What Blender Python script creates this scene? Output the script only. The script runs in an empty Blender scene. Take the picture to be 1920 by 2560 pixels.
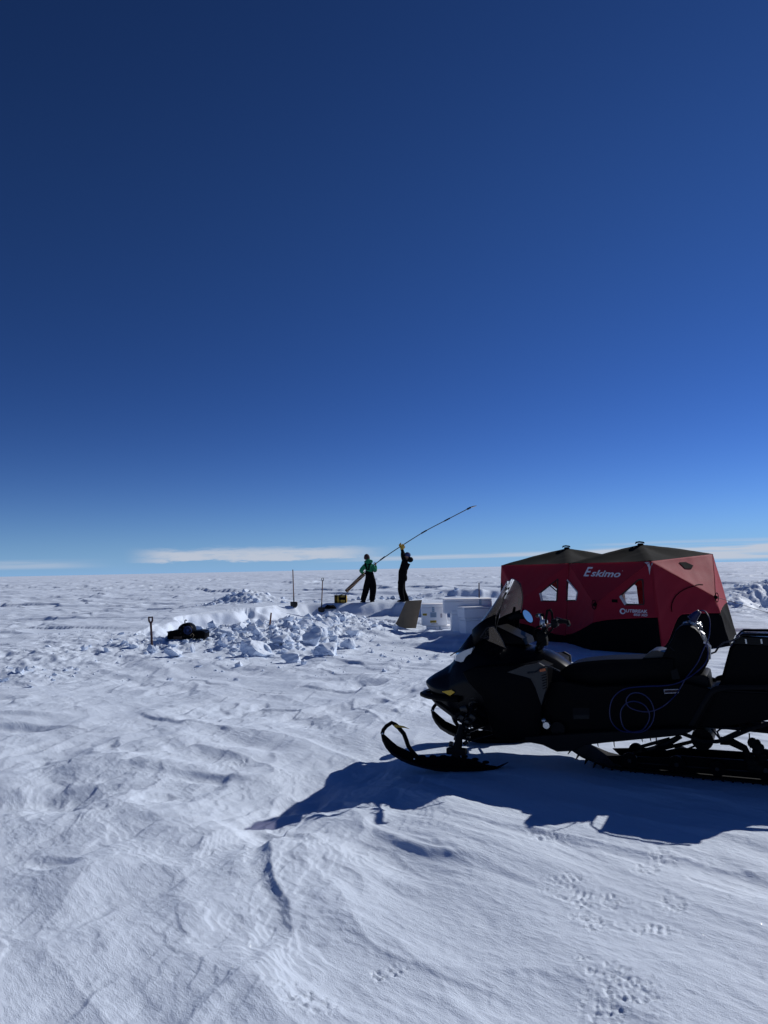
import bpy, bmesh, math, random
import numpy as np
from mathutils import Vector, Matrix
from mathutils.bvhtree import BVHTree
random.seed(7); rng = np.random.RandomState(11)
S = bpy.context.scene
col = S.collection
PI = math.pi
R = math.radians
# ------------------------------------------------------------------ camera
CF = 1924.0; CP = math.atan(142/CF); CR = math.atan(39/1920); CH = 1.6
def ray(px, py):
    u = px-960; v = py-1280
    u2 = u*math.cos(CR)-v*math.sin(CR); v2 = u*math.sin(CR)+v*math.cos(CR)
    return Vector((u2, CF*math.cos(CP)+v2*math.sin(CP), CF*math.sin(CP)-v2*math.cos(CP)))
def gz(px, py, z=0):
    r = ray(px, py); t = (z-CH)/r.z
    return Vector((r.x*t, r.y*t, z))
def atY(px, py, Y):
    r = ray(px, py); t = Y/r.y
    return Vector((r.x*t, Y, CH+r.z*t))
cam = bpy.data.cameras.new('camera'); co = bpy.data.objects.new('camera', cam); col.objects.link(co)
cam.sensor_fit = 'VERTICAL'; cam.sensor_height = 36; cam.sensor_width = 27; cam.lens = 36*CF/2560
cam.clip_start = .05; cam.clip_end = 20000
r0 = Vector((1, 0, 0)); u0 = Vector((0, -math.sin(CP), math.cos(CP))); f0 = Vector((0, math.cos(CP), math.sin(CP)))
cr = r0*math.cos(CR)-u0*math.sin(CR); cu = r0*math.sin(CR)+u0*math.cos(CR)
mw = Matrix((cr, cu, -f0)).transposed().to_4x4(); mw.translation = (0, 0, CH)
co.matrix_world = mw
S.camera = co
# ------------------------------------------------------------------ materials
def nt(name):
    m = bpy.data.materials.new(name); m.use_nodes = True
    t = m.node_tree; b = t.nodes['Principled BSDF']
    return m, t, b
def mat(name, colr, rough=.6, metal=0, var=.12, scale=30, bump=0, bscale=200, spec=.5, coat=0):
    m, t, b = nt(name)
    N = t.nodes; Lk = t.links
    tc = N.new('ShaderNodeTexCoord')
    n = N.new('ShaderNodeTexNoise'); n.inputs['Scale'].default_value = scale; n.inputs['Detail'].default_value = 5
    Lk.new(tc.outputs['Object'], n.inputs['Vector'])
    mx = N.new('ShaderNodeMix'); mx.data_type = 'RGBA'
    c = colr
    mx.inputs[6].default_value = (c[0]*(1-var), c[1]*(1-var), c[2]*(1-var), 1)
    mx.inputs[7].default_value = (min(1, c[0]*(1+var)), min(1, c[1]*(1+var)), min(1, c[2]*(1+var)), 1)
    Lk.new(n.outputs['Fac'], mx.inputs[0]); Lk.new(mx.outputs[2], b.inputs['Base Color'])
    mr = N.new('ShaderNodeMapRange'); mr.inputs[3].default_value = max(0, rough-.08); mr.inputs[4].default_value = min(1, rough+.08)
    Lk.new(n.outputs['Fac'], mr.inputs[0]); Lk.new(mr.outputs[0], b.inputs['Roughness'])
    b.inputs['Metallic'].default_value = metal; b.inputs['Specular IOR Level'].default_value = spec
    b.inputs['Coat Weight'].default_value = coat
    if bump:
        n2 = N.new('ShaderNodeTexNoise'); n2.inputs['Scale'].default_value = bscale; n2.inputs['Detail'].default_value = 3
        Lk.new(tc.outputs['Object'], n2.inputs['Vector'])
        bp = N.new('ShaderNodeBump'); bp.inputs['Strength'].default_value = bump; bp.inputs['Distance'].default_value = .01
        Lk.new(n2.outputs['Fac'], bp.inputs['Height']); Lk.new(bp.outputs[0], b.inputs['Normal'])
    return m
def glassy(name, tint, rough=.03, trans=.75, gloss=(1, 1, 1)):
    # thin clear plastic sheet: see-through plus a reflection
    m = bpy.data.materials.new(name); m.use_nodes = True; t = m.node_tree; t.nodes.clear(); N = t.nodes; Lk = t.links
    o = N.new('ShaderNodeOutputMaterial'); tr = N.new('ShaderNodeBsdfTransparent'); tr.inputs[0].default_value = (*tint, 1)
    g = N.new('ShaderNodeBsdfGlossy'); g.inputs['Roughness'].default_value = rough; g.inputs[0].default_value = (*gloss, 1)
    d = N.new('ShaderNodeBsdfTranslucent'); d.inputs[0].default_value = (.75, .72, .76, 1)
    tc = N.new('ShaderNodeTexCoord'); n = N.new('ShaderNodeTexNoise'); n.inputs['Scale'].default_value = 9; n.inputs['Detail'].default_value = 6
    Lk.new(tc.outputs['Object'], n.inputs['Vector'])
    bp = N.new('ShaderNodeBump'); bp.inputs['Strength'].default_value = .04; bp.inputs['Distance'].default_value = .01
    Lk.new(n.outputs['Fac'], bp.inputs['Height']); Lk.new(bp.outputs[0], g.inputs['Normal'])
    fr = N.new('ShaderNodeFresnel'); fr.inputs[0].default_value = 1.12
    m1 = N.new('ShaderNodeMixShader'); m1.inputs[0].default_value = 1-trans
    Lk.new(tr.outputs[0], m1.inputs[1]); Lk.new(d.outputs[0], m1.inputs[2])
    m2 = N.new('ShaderNodeMixShader'); Lk.new(fr.outputs[0], m2.inputs[0]); Lk.new(m1.outputs[0], m2.inputs[1]); Lk.new(g.outputs[0], m2.inputs[2])
    Lk.new(m2.outputs[0], o.inputs[0])
    return m
# ------------------------------------------------------------------ objects
FR = {}
def link(o, parent=None):
    col.objects.link(o)
    if parent is not None: o.parent = parent
    return o
def tag(o, label, cat=None, group=None, kind=None):
    if label: o['label'] = label
    if cat: o['category'] = cat
    if group: o['group'] = group
    if kind: o['kind'] = kind
    return o
def thing(name, loc, label, cat, rz=0, group=None):
    o = bpy.data.objects.new(name, None); o.empty_display_size = .2; link(o)
    o.location = loc; o.rotation_euler = (0, 0, rz)
    FR[o.name] = Matrix.Translation(Vector(loc)) @ Matrix.Rotation(rz, 4, 'Z')
    return tag(o, label, cat, group)
class MB:
    """collects primitives; build() links them as one mesh object. Coordinates: world (default), or the thing's own frame (local=True)"""
    def __init__(s): s.v = []; s.f = []; s.mi = []; s.m = 0
    def add(s, vs, fs):
        b = len(s.v); s.v += [tuple(v) for v in vs]; s.f += [tuple(i+b for i in f) for f in fs]; s.mi += [s.m]*len(fs)
    def box(s, c, d, rot=None, bev=0):
        c = Vector(c); x, y, z = d[0]/2, d[1]/2, d[2]/2
        if bev:
            bm = bmesh.new(); bmesh.ops.create_cube(bm, size=1)
            for v in bm.verts: v.co = Vector((v.co.x*d[0], v.co.y*d[1], v.co.z*d[2]))
            bmesh.ops.bevel(bm, geom=bm.edges[:], offset=bev, segments=2, affect='EDGES', profile=.5)
            bm.verts.index_update(); vs = [v.co.copy() for v in bm.verts]; fs = [[v.index for v in f.verts] for f in bm.faces]; bm.free()
        else:
            vs = [Vector(p) for p in ((-x,-y,-z),(x,-y,-z),(x,y,-z),(-x,y,-z),(-x,-y,z),(x,-y,z),(x,y,z),(-x,y,z))]
            fs = [(0,3,2,1),(4,5,6,7),(0,1,5,4),(1,2,6,5),(2,3,7,6),(3,0,4,7)]
        if rot is not None: vs = [rot @ v for v in vs]
        s.add([v+c for v in vs], fs); return s
    def tube(s, pts, r, n=8, flat=1.0, cap=True, up=None):
        pts = [Vector(p) for p in pts]; k = len(pts)
        rs = r if isinstance(r, (list, tuple)) else [r]*k
        t0 = (pts[1]-pts[0]).normalized()
        ref = Vector(up) if up else (Vector((0, 0, 1)) if abs(t0.z) < .9 else Vector((1, 0, 0)))
        vs = []; fs = []
        nrm = t0.cross(ref).normalized()
        for i in range(k):
            t = (pts[min(i+1, k-1)]-pts[max(i-1, 0)])
            t = t.normalized() if t.length > 1e-9 else t0
            nrm = (nrm - t*nrm.dot(t)); nrm.normalize()
            bn = t.cross(nrm)
            for j in range(n):
                a = 2*PI*j/n
                vs.append(pts[i]+nrm*math.cos(a)*rs[i]*flat+bn*math.sin(a)*rs[i])
        for i in range(k-1):
            for j in range(n):
                a = i*n+j; b = i*n+(j+1) % n
                fs.append((a, b, b+n, a+n))
        if cap: fs.append(tuple(reversed(range(n)))); fs.append(tuple(range((k-1)*n, k*n)))
        s.add(vs, fs); return s
    def prism(s, poly, d, bev=0, crown=0):
        """poly: list of 3D points (planar-ish); d: extrusion vector"""
        d = Vector(d); p = [Vector(q) for q in poly]; n = len(p)
        if bev:
            c = sum(p, Vector())/n
            ins = []
            for i in range(n):
                a = (p[i-1]-p[i]).normalized(); b = (p[(i+1) % n]-p[i]).normalized(); m = a+b
                nn = d.cross(p[(i+1) % n]-p[i-1]).normalized()
                if nn.dot(c-p[i]) < 0 : nn = -nn
                # inward by local normal of polygon orientation
                ins.append(nn)
            area = Vector()
            for i in range(n): area += (p[i]-c).cross(p[(i+1) % n]-c)
            sg = 1 if area.dot(d) > 0 else -1
            ins = [(d.cross(p[(i+1) % n]-p[i-1]).normalized())*sg for i in range(n)]
            dn = d.normalized()
            rings = [[p[i]+ins[i]*bev for i in range(n)], [p[i]+dn*bev for i in range(n)], [p[i]+d-dn*bev for i in range(n)], [p[i]+d+ins[i]*bev for i in range(n)]]
        else: rings = [p, [q+d for q in p]]
        vs = [q for r_ in rings for q in r_]; fs = []
        for k in range(len(rings)-1):
            for i in range(n):
                j = (i+1) % n; fs.append((k*n+i, k*n+j, (k+1)*n+j, (k+1)*n+i))
        fs.append(tuple(reversed(range(n)))); fs.append(tuple(range((len(rings)-1)*n, len(rings)*n)))
        s.add(vs, fs); return s
    def ell(s, c, r, n=12, m=8, rot=None, dent=0):
        c = Vector(c); r = r if isinstance(r, (tuple, list)) else (r, r, r)
        vs = []; fs = []
        for i in range(m+1):
            th = PI*i/m
            for j in range(n):
                a = 2*PI*j/n
                v = Vector((r[0]*math.sin(th)*math.cos(a), r[1]*math.sin(th)*math.sin(a), r[2]*math.cos(th)))
                if rot is not None: v = rot @ v
                vs.append(c+v)
        for i in range(m):
            for j in range(n):
                a = i*n+j; b = i*n+(j+1) % n; fs.append((a, a+n, b+n, b))
        s.add(vs, fs); return s
    def loft(s, rings, closed=True, cap=True):
        n = len(rings[0]); vs = [q for r_ in rings for q in r_]; fs = []
        for k in range(len(rings)-1):
            for i in range(n if closed else n-1):
                j = (i+1) % n; fs.append((k*n+i, k*n+j, (k+1)*n+j, (k+1)*n+i))
        if cap and closed: fs.append(tuple(reversed(range(n)))); fs.append(tuple(range((len(rings)-1)*n, len(rings)*n)))
        s.add(vs, fs); return s
    def build(s, name, mats, parent=None, local=False, smooth=35, sub=0, fix=True):
        me = bpy.data.meshes.new(name); vs = s.v
        root = parent
        while root is not None and root.parent is not None: root = root.parent
        if root is not None and not local and root.name in FR:
            inv = FR[root.name].inverted(); vs = [inv @ Vector(v) for v in vs]
        me.from_pydata([tuple(v) for v in vs], [], s.f)
        mats = mats if isinstance(mats, (list, tuple)) else [mats]
        for m in mats: me.materials.append(m)
        me.polygons.foreach_set('material_index', s.mi)
        if fix:
            bm = bmesh.new(); bm.from_mesh(me); bmesh.ops.remove_doubles(bm, verts=bm.verts[:], dist=1e-5)
            bmesh.ops.recalc_face_normals(bm, faces=bm.faces[:]); bm.to_mesh(me); bm.free()
        me.update()
        if smooth:
            me.polygons.foreach_set('use_smooth', [True]*len(me.polygons)); me.set_sharp_from_angle(angle=R(smooth))
        o = bpy.data.objects.new(name, me); link(o, parent)
        if root is None and parent is None: pass
        if sub:
            md = o.modifiers.new('sub', 'SUBSURF'); md.levels = sub; md.render_levels = sub
        return o
def top(o, loc):
    """move a top-level mesh's origin to loc (geometry stays in place)"""
    loc = Vector(loc); o.data.transform(Matrix.Translation(-loc)); o.location = loc; FR[o.name] = Matrix.Translation(loc); return o
# ------------------------------------------------------------------ noise
PT = rng.permutation(256).astype(np.int32); PT = np.concatenate([PT, PT, PT])
GA = (np.arange(256)*2*PI*.61803).astype(np.float32); GX = np.cos(GA).astype(np.float32); GY = np.sin(GA).astype(np.float32)
def pn(x, y, seed=0):
    x = np.asarray(x, np.float64)+seed*17.31; y = np.asarray(y, np.float64)+seed*9.77
    xi = np.floor(x); yi = np.floor(y); fx = (x-xi).astype(np.float32); fy = (y-yi).astype(np.float32)
    xi = xi.astype(np.int64) & 255; yi = yi.astype(np.int64) & 255
    u = fx*fx*fx*(fx*(fx*6-15)+10); v = fy*fy*fy*(fy*(fy*6-15)+10)
    def g(ix, iy, dx, dy):
        h = PT[PT[ix & 255]+(iy & 255)]
        return GX[h]*dx+GY[h]*dy
    a = g(xi, yi, fx, fy); b = g(xi+1, yi, fx-1, fy); c = g(xi, yi+1, fx, fy-1); d = g(xi+1, yi+1, fx-1, fy-1)
    return ((a+(b-a)*u)*(1-v)+(c+(d-c)*u)*v)*1.5
def ss(x, a, b):
    t = np.clip((x-a)/(b-a), 0, 1); return t*t*(3-2*t)
WX, WY = .65, -.76
# pit outline: far rim (world XY + rim height) traced where the snow wall stands
rim_px = [(345,1578,.12),(370,1570,.17),(400,1560,.2),(440,1546,.25),(500,1535,.3),(560,1528,.33),(640,1522,.35),(700,1515,.35),(760,1510,.36),(900,1506,.37),(990,1503,.37),(1070,1507,.33),(1140,1510,.3)]
RIM = np.array([[*gz(a, b, c)[:2], c] for a, b, c in rim_px])
near_px = [(1140,1566),(1000,1566),(860,1560),(700,1572),(560,1590),(440,1606),(370,1608)]
NEAR = np.array([[*gz(a, b, 0)[:2]] for a, b in near_px])
PITPOLY = np.concatenate([RIM[:, :2], NEAR])
def segdist(x, y, P, Z=None):
    best = np.full(x.shape, 1e9); bz = np.zeros(x.shape)
    for i in range(len(P)-1):
        ax, ay = P[i][0], P[i][1]; bx, by = P[i+1][0], P[i+1][1]
        dx, dy = bx-ax, by-ay; t = np.clip(((x-ax)*dx+(y-ay)*dy)/(dx*dx+dy*dy), 0, 1)
        d = np.hypot(x-ax-t*dx, y-ay-t*dy)
        if Z is not None: bz = np.where(d < best, Z[i]+(Z[i+1]-Z[i])*t, bz)
        best = np.minimum(best, d)
    return (best, bz) if Z is not None else best
def inpoly(x, y, P):
    r = np.zeros(x.shape, bool); n = len(P)
    for i in range(n):
        x1, y1 = P[i][0], P[i][1]; x2, y2 = P[i-1][0], P[i-1][1]
        if y1 == y2: continue
        c = ((y1 > y) != (y2 > y)) & (x < (x2-x1)*(y-y1)/(y2-y1)+x1)
        r ^= c
    return r
Bq = lambda x, y: (960+x/1.728, 1900+y/1.728)
Aq = lambda x, y: (x/1.728, 1680+y/1.728)
prints = [(*Bq(*p), s_) for p, s_ in (((705,335),1),((580,330),.6),((1210,420),.9),((1140,470),.9),((790,520),.8),((890,600),1.35),((880,685),1),((1250,625),.9),((1190,555),.7),((1150,735),.9),((1040,990),1.45),((950,1100),1.3),((30,910),.7),((120,840),.8),((190,800),.7),((600,650),.7),((450,670),.6),((60,705),.5),((300,720),.6),((335,165),.8),((1630,550),.7),((1100,655),.5),((1520,320),.6),((900,495),.5),((1600,845),.6),((1530,850),.5))]
prints += [(*Aq(*p), s_) for p, s_ in (((1310,1445),1.0),((1335,1305),.5),((985,345),1),((1040,400),1),((1270,440),1),((1540,395),1),((1550,330),.8),((850,240),.8),((690,185),.8),((710,215),.7),((540,155),.8),((1480,480),.5))]
PR = [(*gz(a, b)[:2], s_, (i*2.399) % PI) for i, (a, b, s_) in enumerate(prints) if s_ >= .9 or i in (4, 12)]
SLO = Vector((.87, 6.73, 0)); SLA = R(26)
TC = Vector((5.06, 14.7, 0))
def Hs(x, y, fine=True):
    x = np.asarray(x, np.float64); y = np.asarray(y, np.float64)
    d = np.hypot(x, y); a = x*WX+y*WY; c = -x*WY+y*WX
    lod = lambda lam: 1-ss(d, 75*lam, 150*lam)
    w1 = pn(x/2.1, y/2.1, 1); w2 = pn(x/2.3, y/1.9, 2)
    # calm area round the sled and the tent
    sx = (x-SLO.x)*math.cos(SLA)-(y-SLO.y)*math.sin(SLA); sy = (x-SLO.x)*math.sin(SLA)+(y-SLO.y)*math.cos(SLA)
    calm = np.exp(-((np.maximum(0, abs(sx-.9)-1.3)/.6)**2+(sy/.75)**2))
    calm = np.maximum(calm, np.exp(-(((x-5.0)/2.6)**2+((y-15.6)/2.4)**2)**2))
    k = 1-.8*calm
    h = .16*pn(a/19+.3*w1, c/11, 3)*ss(d, 8, 26)*lod(11)+.09*pn(a/7.5+.3*w1, c/3.4+.3*w2, 4)*(.2+.8*ss(d, 6, 14))*lod(3.4)*k
    # sastrugi ridges, long along the wind, steep on one flank
    n1 = pn(a/2.6+.45*w1, c/.95+.5*w2, 5); n2 = pn(a/1.3+.6*w2, c/.42+.6*w1, 6)
    rd = (1-np.minimum(1, abs(n1)*1.5))**1.6
    am = (.6+.5*pn(x/5, y/5, 8)+.25*ss(d, 10, 22))
    left = ss(-x, -.4, 1.6)*ss(9.5-y, 0, 2)          # rougher hummocks at the near left
    h = h+k*am*(.036*rd*lod(.95)+.024*n2*lod(.42))*(1+.55*left)
    # scoured layers: little scarps that all break away down-sun, fading out at their ends
    def shingle(lam, ex, ey, seed, wob=1.5, edge=.04):
        L_ = math.hypot(ex, ey); q = (x*ex+y*ey)/L_/lam
        m = q+wob*pn(x/(lam*3.1)+.2*w1, y/(lam*3.1), seed)+.55*wob*pn(x/(lam*1.2), y/(lam*1.2), seed+1)+.2*pn(x/(lam*.4), y/(lam*.4), seed+2)
        fl = np.floor(m); fr = m-fl; ed = edge
        saw = fr**1.6-ss(fr, 1-ed, 1.0)
        f2 = ss(pn(x/(lam*1.7)+fl*3.1, y/(lam*1.7)+fl*1.7, seed+3), -.05, .35)   # each layer crops out only here and there
        return saw*f2
    # wind-cut scales: crests steepened on the side that faces away from the sun
    def scale(ang, la, lc, seed, sharp=.5):
        ca, sa = math.cos(ang), math.sin(ang); W1 = .35*pn(x/(lc*3.3), y/(lc*3.3), seed+5); W2 = .35*pn(x/(lc*2.7), y/(lc*2.7), seed+6)
        def n_(X, Y): return pn((X*ca+Y*sa)/la+W1, (-X*sa+Y*ca)/lc+W2, seed)
        v = n_(x, y)+.25*pn(x/(lc*.45), y/(lc*.45), seed+7); v = n_(x+.8*sharp*lc*v, y+.6*sharp*lc*v); v = n_(x+.8*sharp*lc*v, y+.6*sharp*lc*v)
        return .6*v+.42*(.55-np.minimum(1, abs(v+.12)*2.0))
    lf = ss(-x+.28*(y-4), -.3, 1.2)                       # the ridges swing round from right to left
    A1_, A2_ = -.86, 1.15
    if d.min() < 16:
        pt = .35+.65*ss(pn(x/1.7, y/1.7, 150), -.25, .35)
        for (la, lc, am1, sd1) in ((3.2,1.25,.095,241),(1.5,.55,.056,151),(.62,.23,.027,164),(.30,.105,.0118,171),(.14,.05,.0032,181)):
            fd = lod(lc*1.2)
            h = h+k*am1*fd*pt*((1-lf)*scale(A1_, la*1.25, lc, sd1, .45)*.62+lf*scale(A2_, la*.8, lc, sd1+3, .66)*1.35)
        # thin wind crust: laminations that follow the relief, cropping out in patches
        cr_ = (h+.012*pn(x/.9, y/.9, 231)+.005*pn(x/.25, y/.25, 232))/.0075
        f_ = cr_-np.floor(cr_); h = h+k*lod(.25)*.0075*.55*(ss(f_, .05, .30)-f_)*ss(pn(x/1.2+.4*w1, y/1.2, 233)+.08+.1*lf, 0, .3)
    for (la, lc, am1, sd1) in ((5.5,1.9,.15,191),(2.6,.85,.075,201),(1.2,.42,.034,211)):
        h = h+k*am1*lod(lc)*ss(d, 7, 18)*(.55+.45*ss(pn(x/8, y/8, 149), -.3, .3))*scale(-.5, la, lc, sd1, .7)
    pm = ss(pn(x/2.6+.3*w1, y/2.6, 11)+.1+.45*left, 0, .3)
    h = h+k*lod(.4)*pm*.005*shingle(.27, -.9, -.45, 75, 1.2, .12)*(.4+.6*left)
    h = h+k*lod(.12)*.0028*shingle(.11, -.75, -.65, 80, 1.3, .1)*ss(pn(x/1.1, y/1.1, 83)+.05, 0, .3)
    h = h+k*lod(1.6)*ss(d, 6, 11)*ss(pn(x/7, y/7, 84)+.25, 0, .4)*(.045+.035*ss(d, 16, 40))*shingle(2.3, -.75, -.65, 85, 1.6, .05)
    h = h+k*lod(.9)*ss(d, 6, 10)*(.02+.012*ss(d, 12, 30))*shingle(.95, -.6, -.8, 90, 1.5, .05)
    # far field
    h = h+ss(d, 22, 55)*lod(6)*(.2*scale(-.35, 14, 5, 221, .7)+.2*shingle(6.5, -.5, -.85, 95, 1.6, .05)+.05*pn(x/3.5, y/2.5, 99))
    f4 = pn(x/60, y/26, 16)+.6*pn(x/23, y/12, 17)
    h = h+ss(d, 60, 160)*(.55*(1-abs(f4))-.33)*(1-.4*ss(d, 700, 2500))
    f5 = pn(x/9, y/5, 18); h = h+ss(d, 40, 90)*.13*(1-abs(f5)*1.6)*lod(8)
    if fine:
        rp = pn(a/.32+.8*w1, c/.055+2.2*w2, 19)*.0016*ss(pn(x/1.3, y/1.3, 20)+.15, 0, .4)*lod(.055)
        h = h+k*(1.5*rp+.0014*pn(x/.05, y/.05, 22)*lod(.05)+.003*pn(a/.3, c/.12, 23)*lod(.12)+.0007*pn(x/.02, y/.02, 24)*lod(.02))
        for (fx, fy, s_, an) in PR:
            b = (abs(x-fx) < .35) & (abs(y-fy) < .35)
            if not b.any(): continue
            X = x[b]-fx; Y = y[b]-fy; U = X*math.cos(an)+Y*math.sin(an); V = -X*math.sin(an)+Y*math.cos(an)
            e = (U/(.15*s_))**2+(V/(.07*s_))**2; e = e+1.1*pn(U/.05, V/.05, 25)
            wv = .3*pn(U/.06, V/.06, 28); mk = (1-ss(e, .45, 1.0))*ss(pn(U/.045+fx*7, V/.045, 29), -.35, .15); tread = np.clip(2*np.sin((U+.02*wv)*2*PI/.034+fx*9), -1, 1)*.28+pn(U/.022+fy*5, V/.022, 27)*1.0+.6*np.abs(pn(U/.011, V/.011, 34))
            h[b] += mk*(-.004+.0075*tread)+.003*np.exp(-((e-1.15)/.35)**2)*(pn(U/.03, V/.03, 33)+.2)
    # hand placed hollows and humps at the near left
    for (px, py, rx, ry, an, am_) in FEAT:
        X = x-px; Y = y-py; U = (X*math.cos(an)+Y*math.sin(an))/rx; V = (-X*math.sin(an)+Y*math.cos(an))/ry
        q = np.sqrt(U*U+V*V)+.16*pn(x/.5, y/.5, 30)+.08*pn(x/.16, y/.16, 31)
        h = h+am_*(1-ss(q, .3, 1.15)) if am_ < 0 else h+am_*np.exp(-q*q*1.2)
    return h
def addfeat():
    F_ = []
    for (q, rx, ry, an, am_) in (((190,560),.62,.34,.2,-.06),((230,850),.22,.10,-.5,-.03),((330,430),.55,.2,-.5,.05),((650,420),.4,.16,-.3,.05),((700,620),.9,.35,-.75,.075),((1150,360),.5,.2,-.3,.04),((900,470),.35,.12,-.35,-.03),
        ((330,900),.5,.25,.9,.04),((740,1080),.5,.22,.9,.03),((60,250),.6,.2,-.2,-.06),((110,190),.5,.14,-.2,.05),((1150,700),.45,.12,-.7,-.03)):
        p = gz(*Aq(*q)); F_.append((p.x, p.y, rx, ry, an, am_))
    return F_
FEAT = addfeat()
def lumps(x, y, s1=.3, seed=40):
    a = 1-abs(pn(x/s1, y/s1, seed))*1.7; b = pn(x/(s1*.45), y/(s1*.45), seed+1); c = pn(x/(s1*.2), y/(s1*.2), seed+2)
    return a*.5+b*.4+c*.22
def blob(x, y, cx, cy, rx, ry): return np.exp(-(((x-cx)/rx)**2+((y-cy)/ry)**2))
RBL = [(*gz(a, b)[:2], rx, ry, hh) for a, b, rx, ry, hh in ((590,1608,1.3,1.4,.24),(700,1604,1.3,1.5,.26),(800,1602,1.0,1.3,.24),(440,1628,1.1,.9,.1),(640,1622,1.6,1.0,.2),(300,1610,1.6,1.7,.05),(860,1575,1.0,1.8,.14),(100,1655,1.9,1.5,.05),(60,1690,1.2,.8,.04))]
def HH(x, y, fine=True):
    x = np.atleast_1d(np.asarray(x, np.float64)); y = np.atleast_1d(np.asarray(y, np.float64))
    h = Hs(x, y, fine)
    m = (y > 7) & (y < 60) & (abs(x) < 30)
    if m.any():
        X = x[m]; Y = y[m]; hh = h[m]
        dn, rz = segdist(X, Y, RIM[:, :2], RIM[:, 2])
        ins = inpoly(X, Y, PITPOLY)
        dnear = segdist(X, Y, NEAR)
        berm = rz*np.exp(-(dn/np.where(ins, 1e3, 6.5))**2)
        quiet = np.exp(-(dn/2.5)**2)
        hh = hh*(1-.6*quiet*(~ins))
        sc = pn(X/1.3, Y/1.3, 50)*.32+pn(X/.4, Y/.4, 51)*.10+abs(pn(X/.55, Y/.9, 52))*.16; sc = sc*(1-.75*ss(X, -4.2, -2.6))
        wall = ss(dn+sc, .03, .48+.25*ss(X, -5.2, -3.8)+.35*np.abs(pn(X/2.1, Y/2.1, 55))); ramp = ss(dnear, 0, 1.6)
        depth = .62+.05*pn(X, Y, 53)
        hi = rz-wall*(depth+ .12)+.0*ramp
        floor = hh*.3-.14*ramp
        inside = np.where(dn < 3.5, floor+(rz-floor)*(1-wall), floor)
        hh = np.where(ins, inside, hh+berm)
        # shaded slope's wind folds
        hh = hh+np.where(ins, 1, 0)*(1-wall)*wall*.12*pn(X/1.4+Y*.7, Y/.3, 54)
        # rubble: lumpy ground in front of, beside and beyond the pit
        rb = np.zeros_like(X); up = np.zeros_like(X)
        for (cx, cy, rx, ry, hm) in RBL:
            b_ = blob(X, Y, cx, cy, rx, ry); rb = np.maximum(rb, b_*(1 if hm > .06 else .42)); up = np.maximum(up, b_*hm)
        rb = np.maximum(rb, .55*ins*ss(dn, 1.6, 3.0)*ss(dn, 6, 3.5)); near_w = np.where(ins, .12+.88*ss(dn, 1.3, 3.6), 1.0); rb = rb*near_w; up = up*near_w
        lp = lumps(X, Y, .34, 40)
        hh = hh+up+rb*.15*lp+.045*rb*lumps(X, Y, .14, 44)
        # heap beyond the rim
        hp = gz(655, 1500, .35); b_ = blob(X, Y, hp.x, 30.2, 1.3, 1.0); hh = hh+b_*(.42+.2*lumps(X, Y, .4, 46))
        # low spoil line just behind the people, and the far dug bank behind the boxes
        q = (Y > 29.6) & (Y < 33); b_ = np.exp(-((Y-30.6)/.55)**2)*ss(X, -2.5, -1.2)*(1-ss(X, 1.2, 2)); hh = hh+b_*.10*np.maximum(0, lumps(X, Y, .3, 48)+.2)
        b_ = np.exp(-(((X-4.6)/2.9)**2)**2)*ss(Y, 35.6, 36.3+.35*pn(X/.5, Y/2, 60))*np.exp(-(np.maximum(0, Y-36.6)/3)**2)
        hh = hh+b_*(.43+.06*pn(X/.5, Y/.5, 61))
        b_ = blob(X, Y, 4.4, 33.5, 3, 1.2); hh = hh-b_*.12+b_*.06*lumps(X, Y, .35, 62)
        # big spoil bank at the right, beyond the tent
        cx = X-14.6; cy = Y-25.6; u = cx*.97+cy*.24; v = -cx*.24+cy*.97
        b_ = np.exp(-(u/4.6)**4)*ss(v+.35*pn(X/1.1, Y/1.1, 63), -1.15, -.1)*np.exp(-(np.maximum(0, v)/2.6)**2)
        hh = hh+b_*(.80+.16*lumps(X, Y, .9, 64)+.1*lumps(X, Y, .35, 66))
        b_ = blob(X, Y, 11.2, 22.6, 3.5, 3.4); hh = hh+b_*(.05*lumps(X, Y, .4, 68)+.03)
        # a slight dip where the tent stands
        hh = hh-.07*blob(X, Y, 4.6, 14.6, 2.4, 2.0)
        h[m] = hh
    return h
def hz(x, y): return float(HH(x, y, False)[0])
def gpx(px, py, zmax=2):
    """where the line of sight of a spot meets the snow"""
    r = ray(px, py); r = r/r.y
    ys = np.linspace(3, 60, 3000); X = r.x*ys; Z = CH+r.z*ys
    b = Z < HH(X, ys, False); i = int(np.argmax(b)); return Vector((X[i], ys[i], float(HH(X[i], ys[i], False)[0])))
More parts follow.
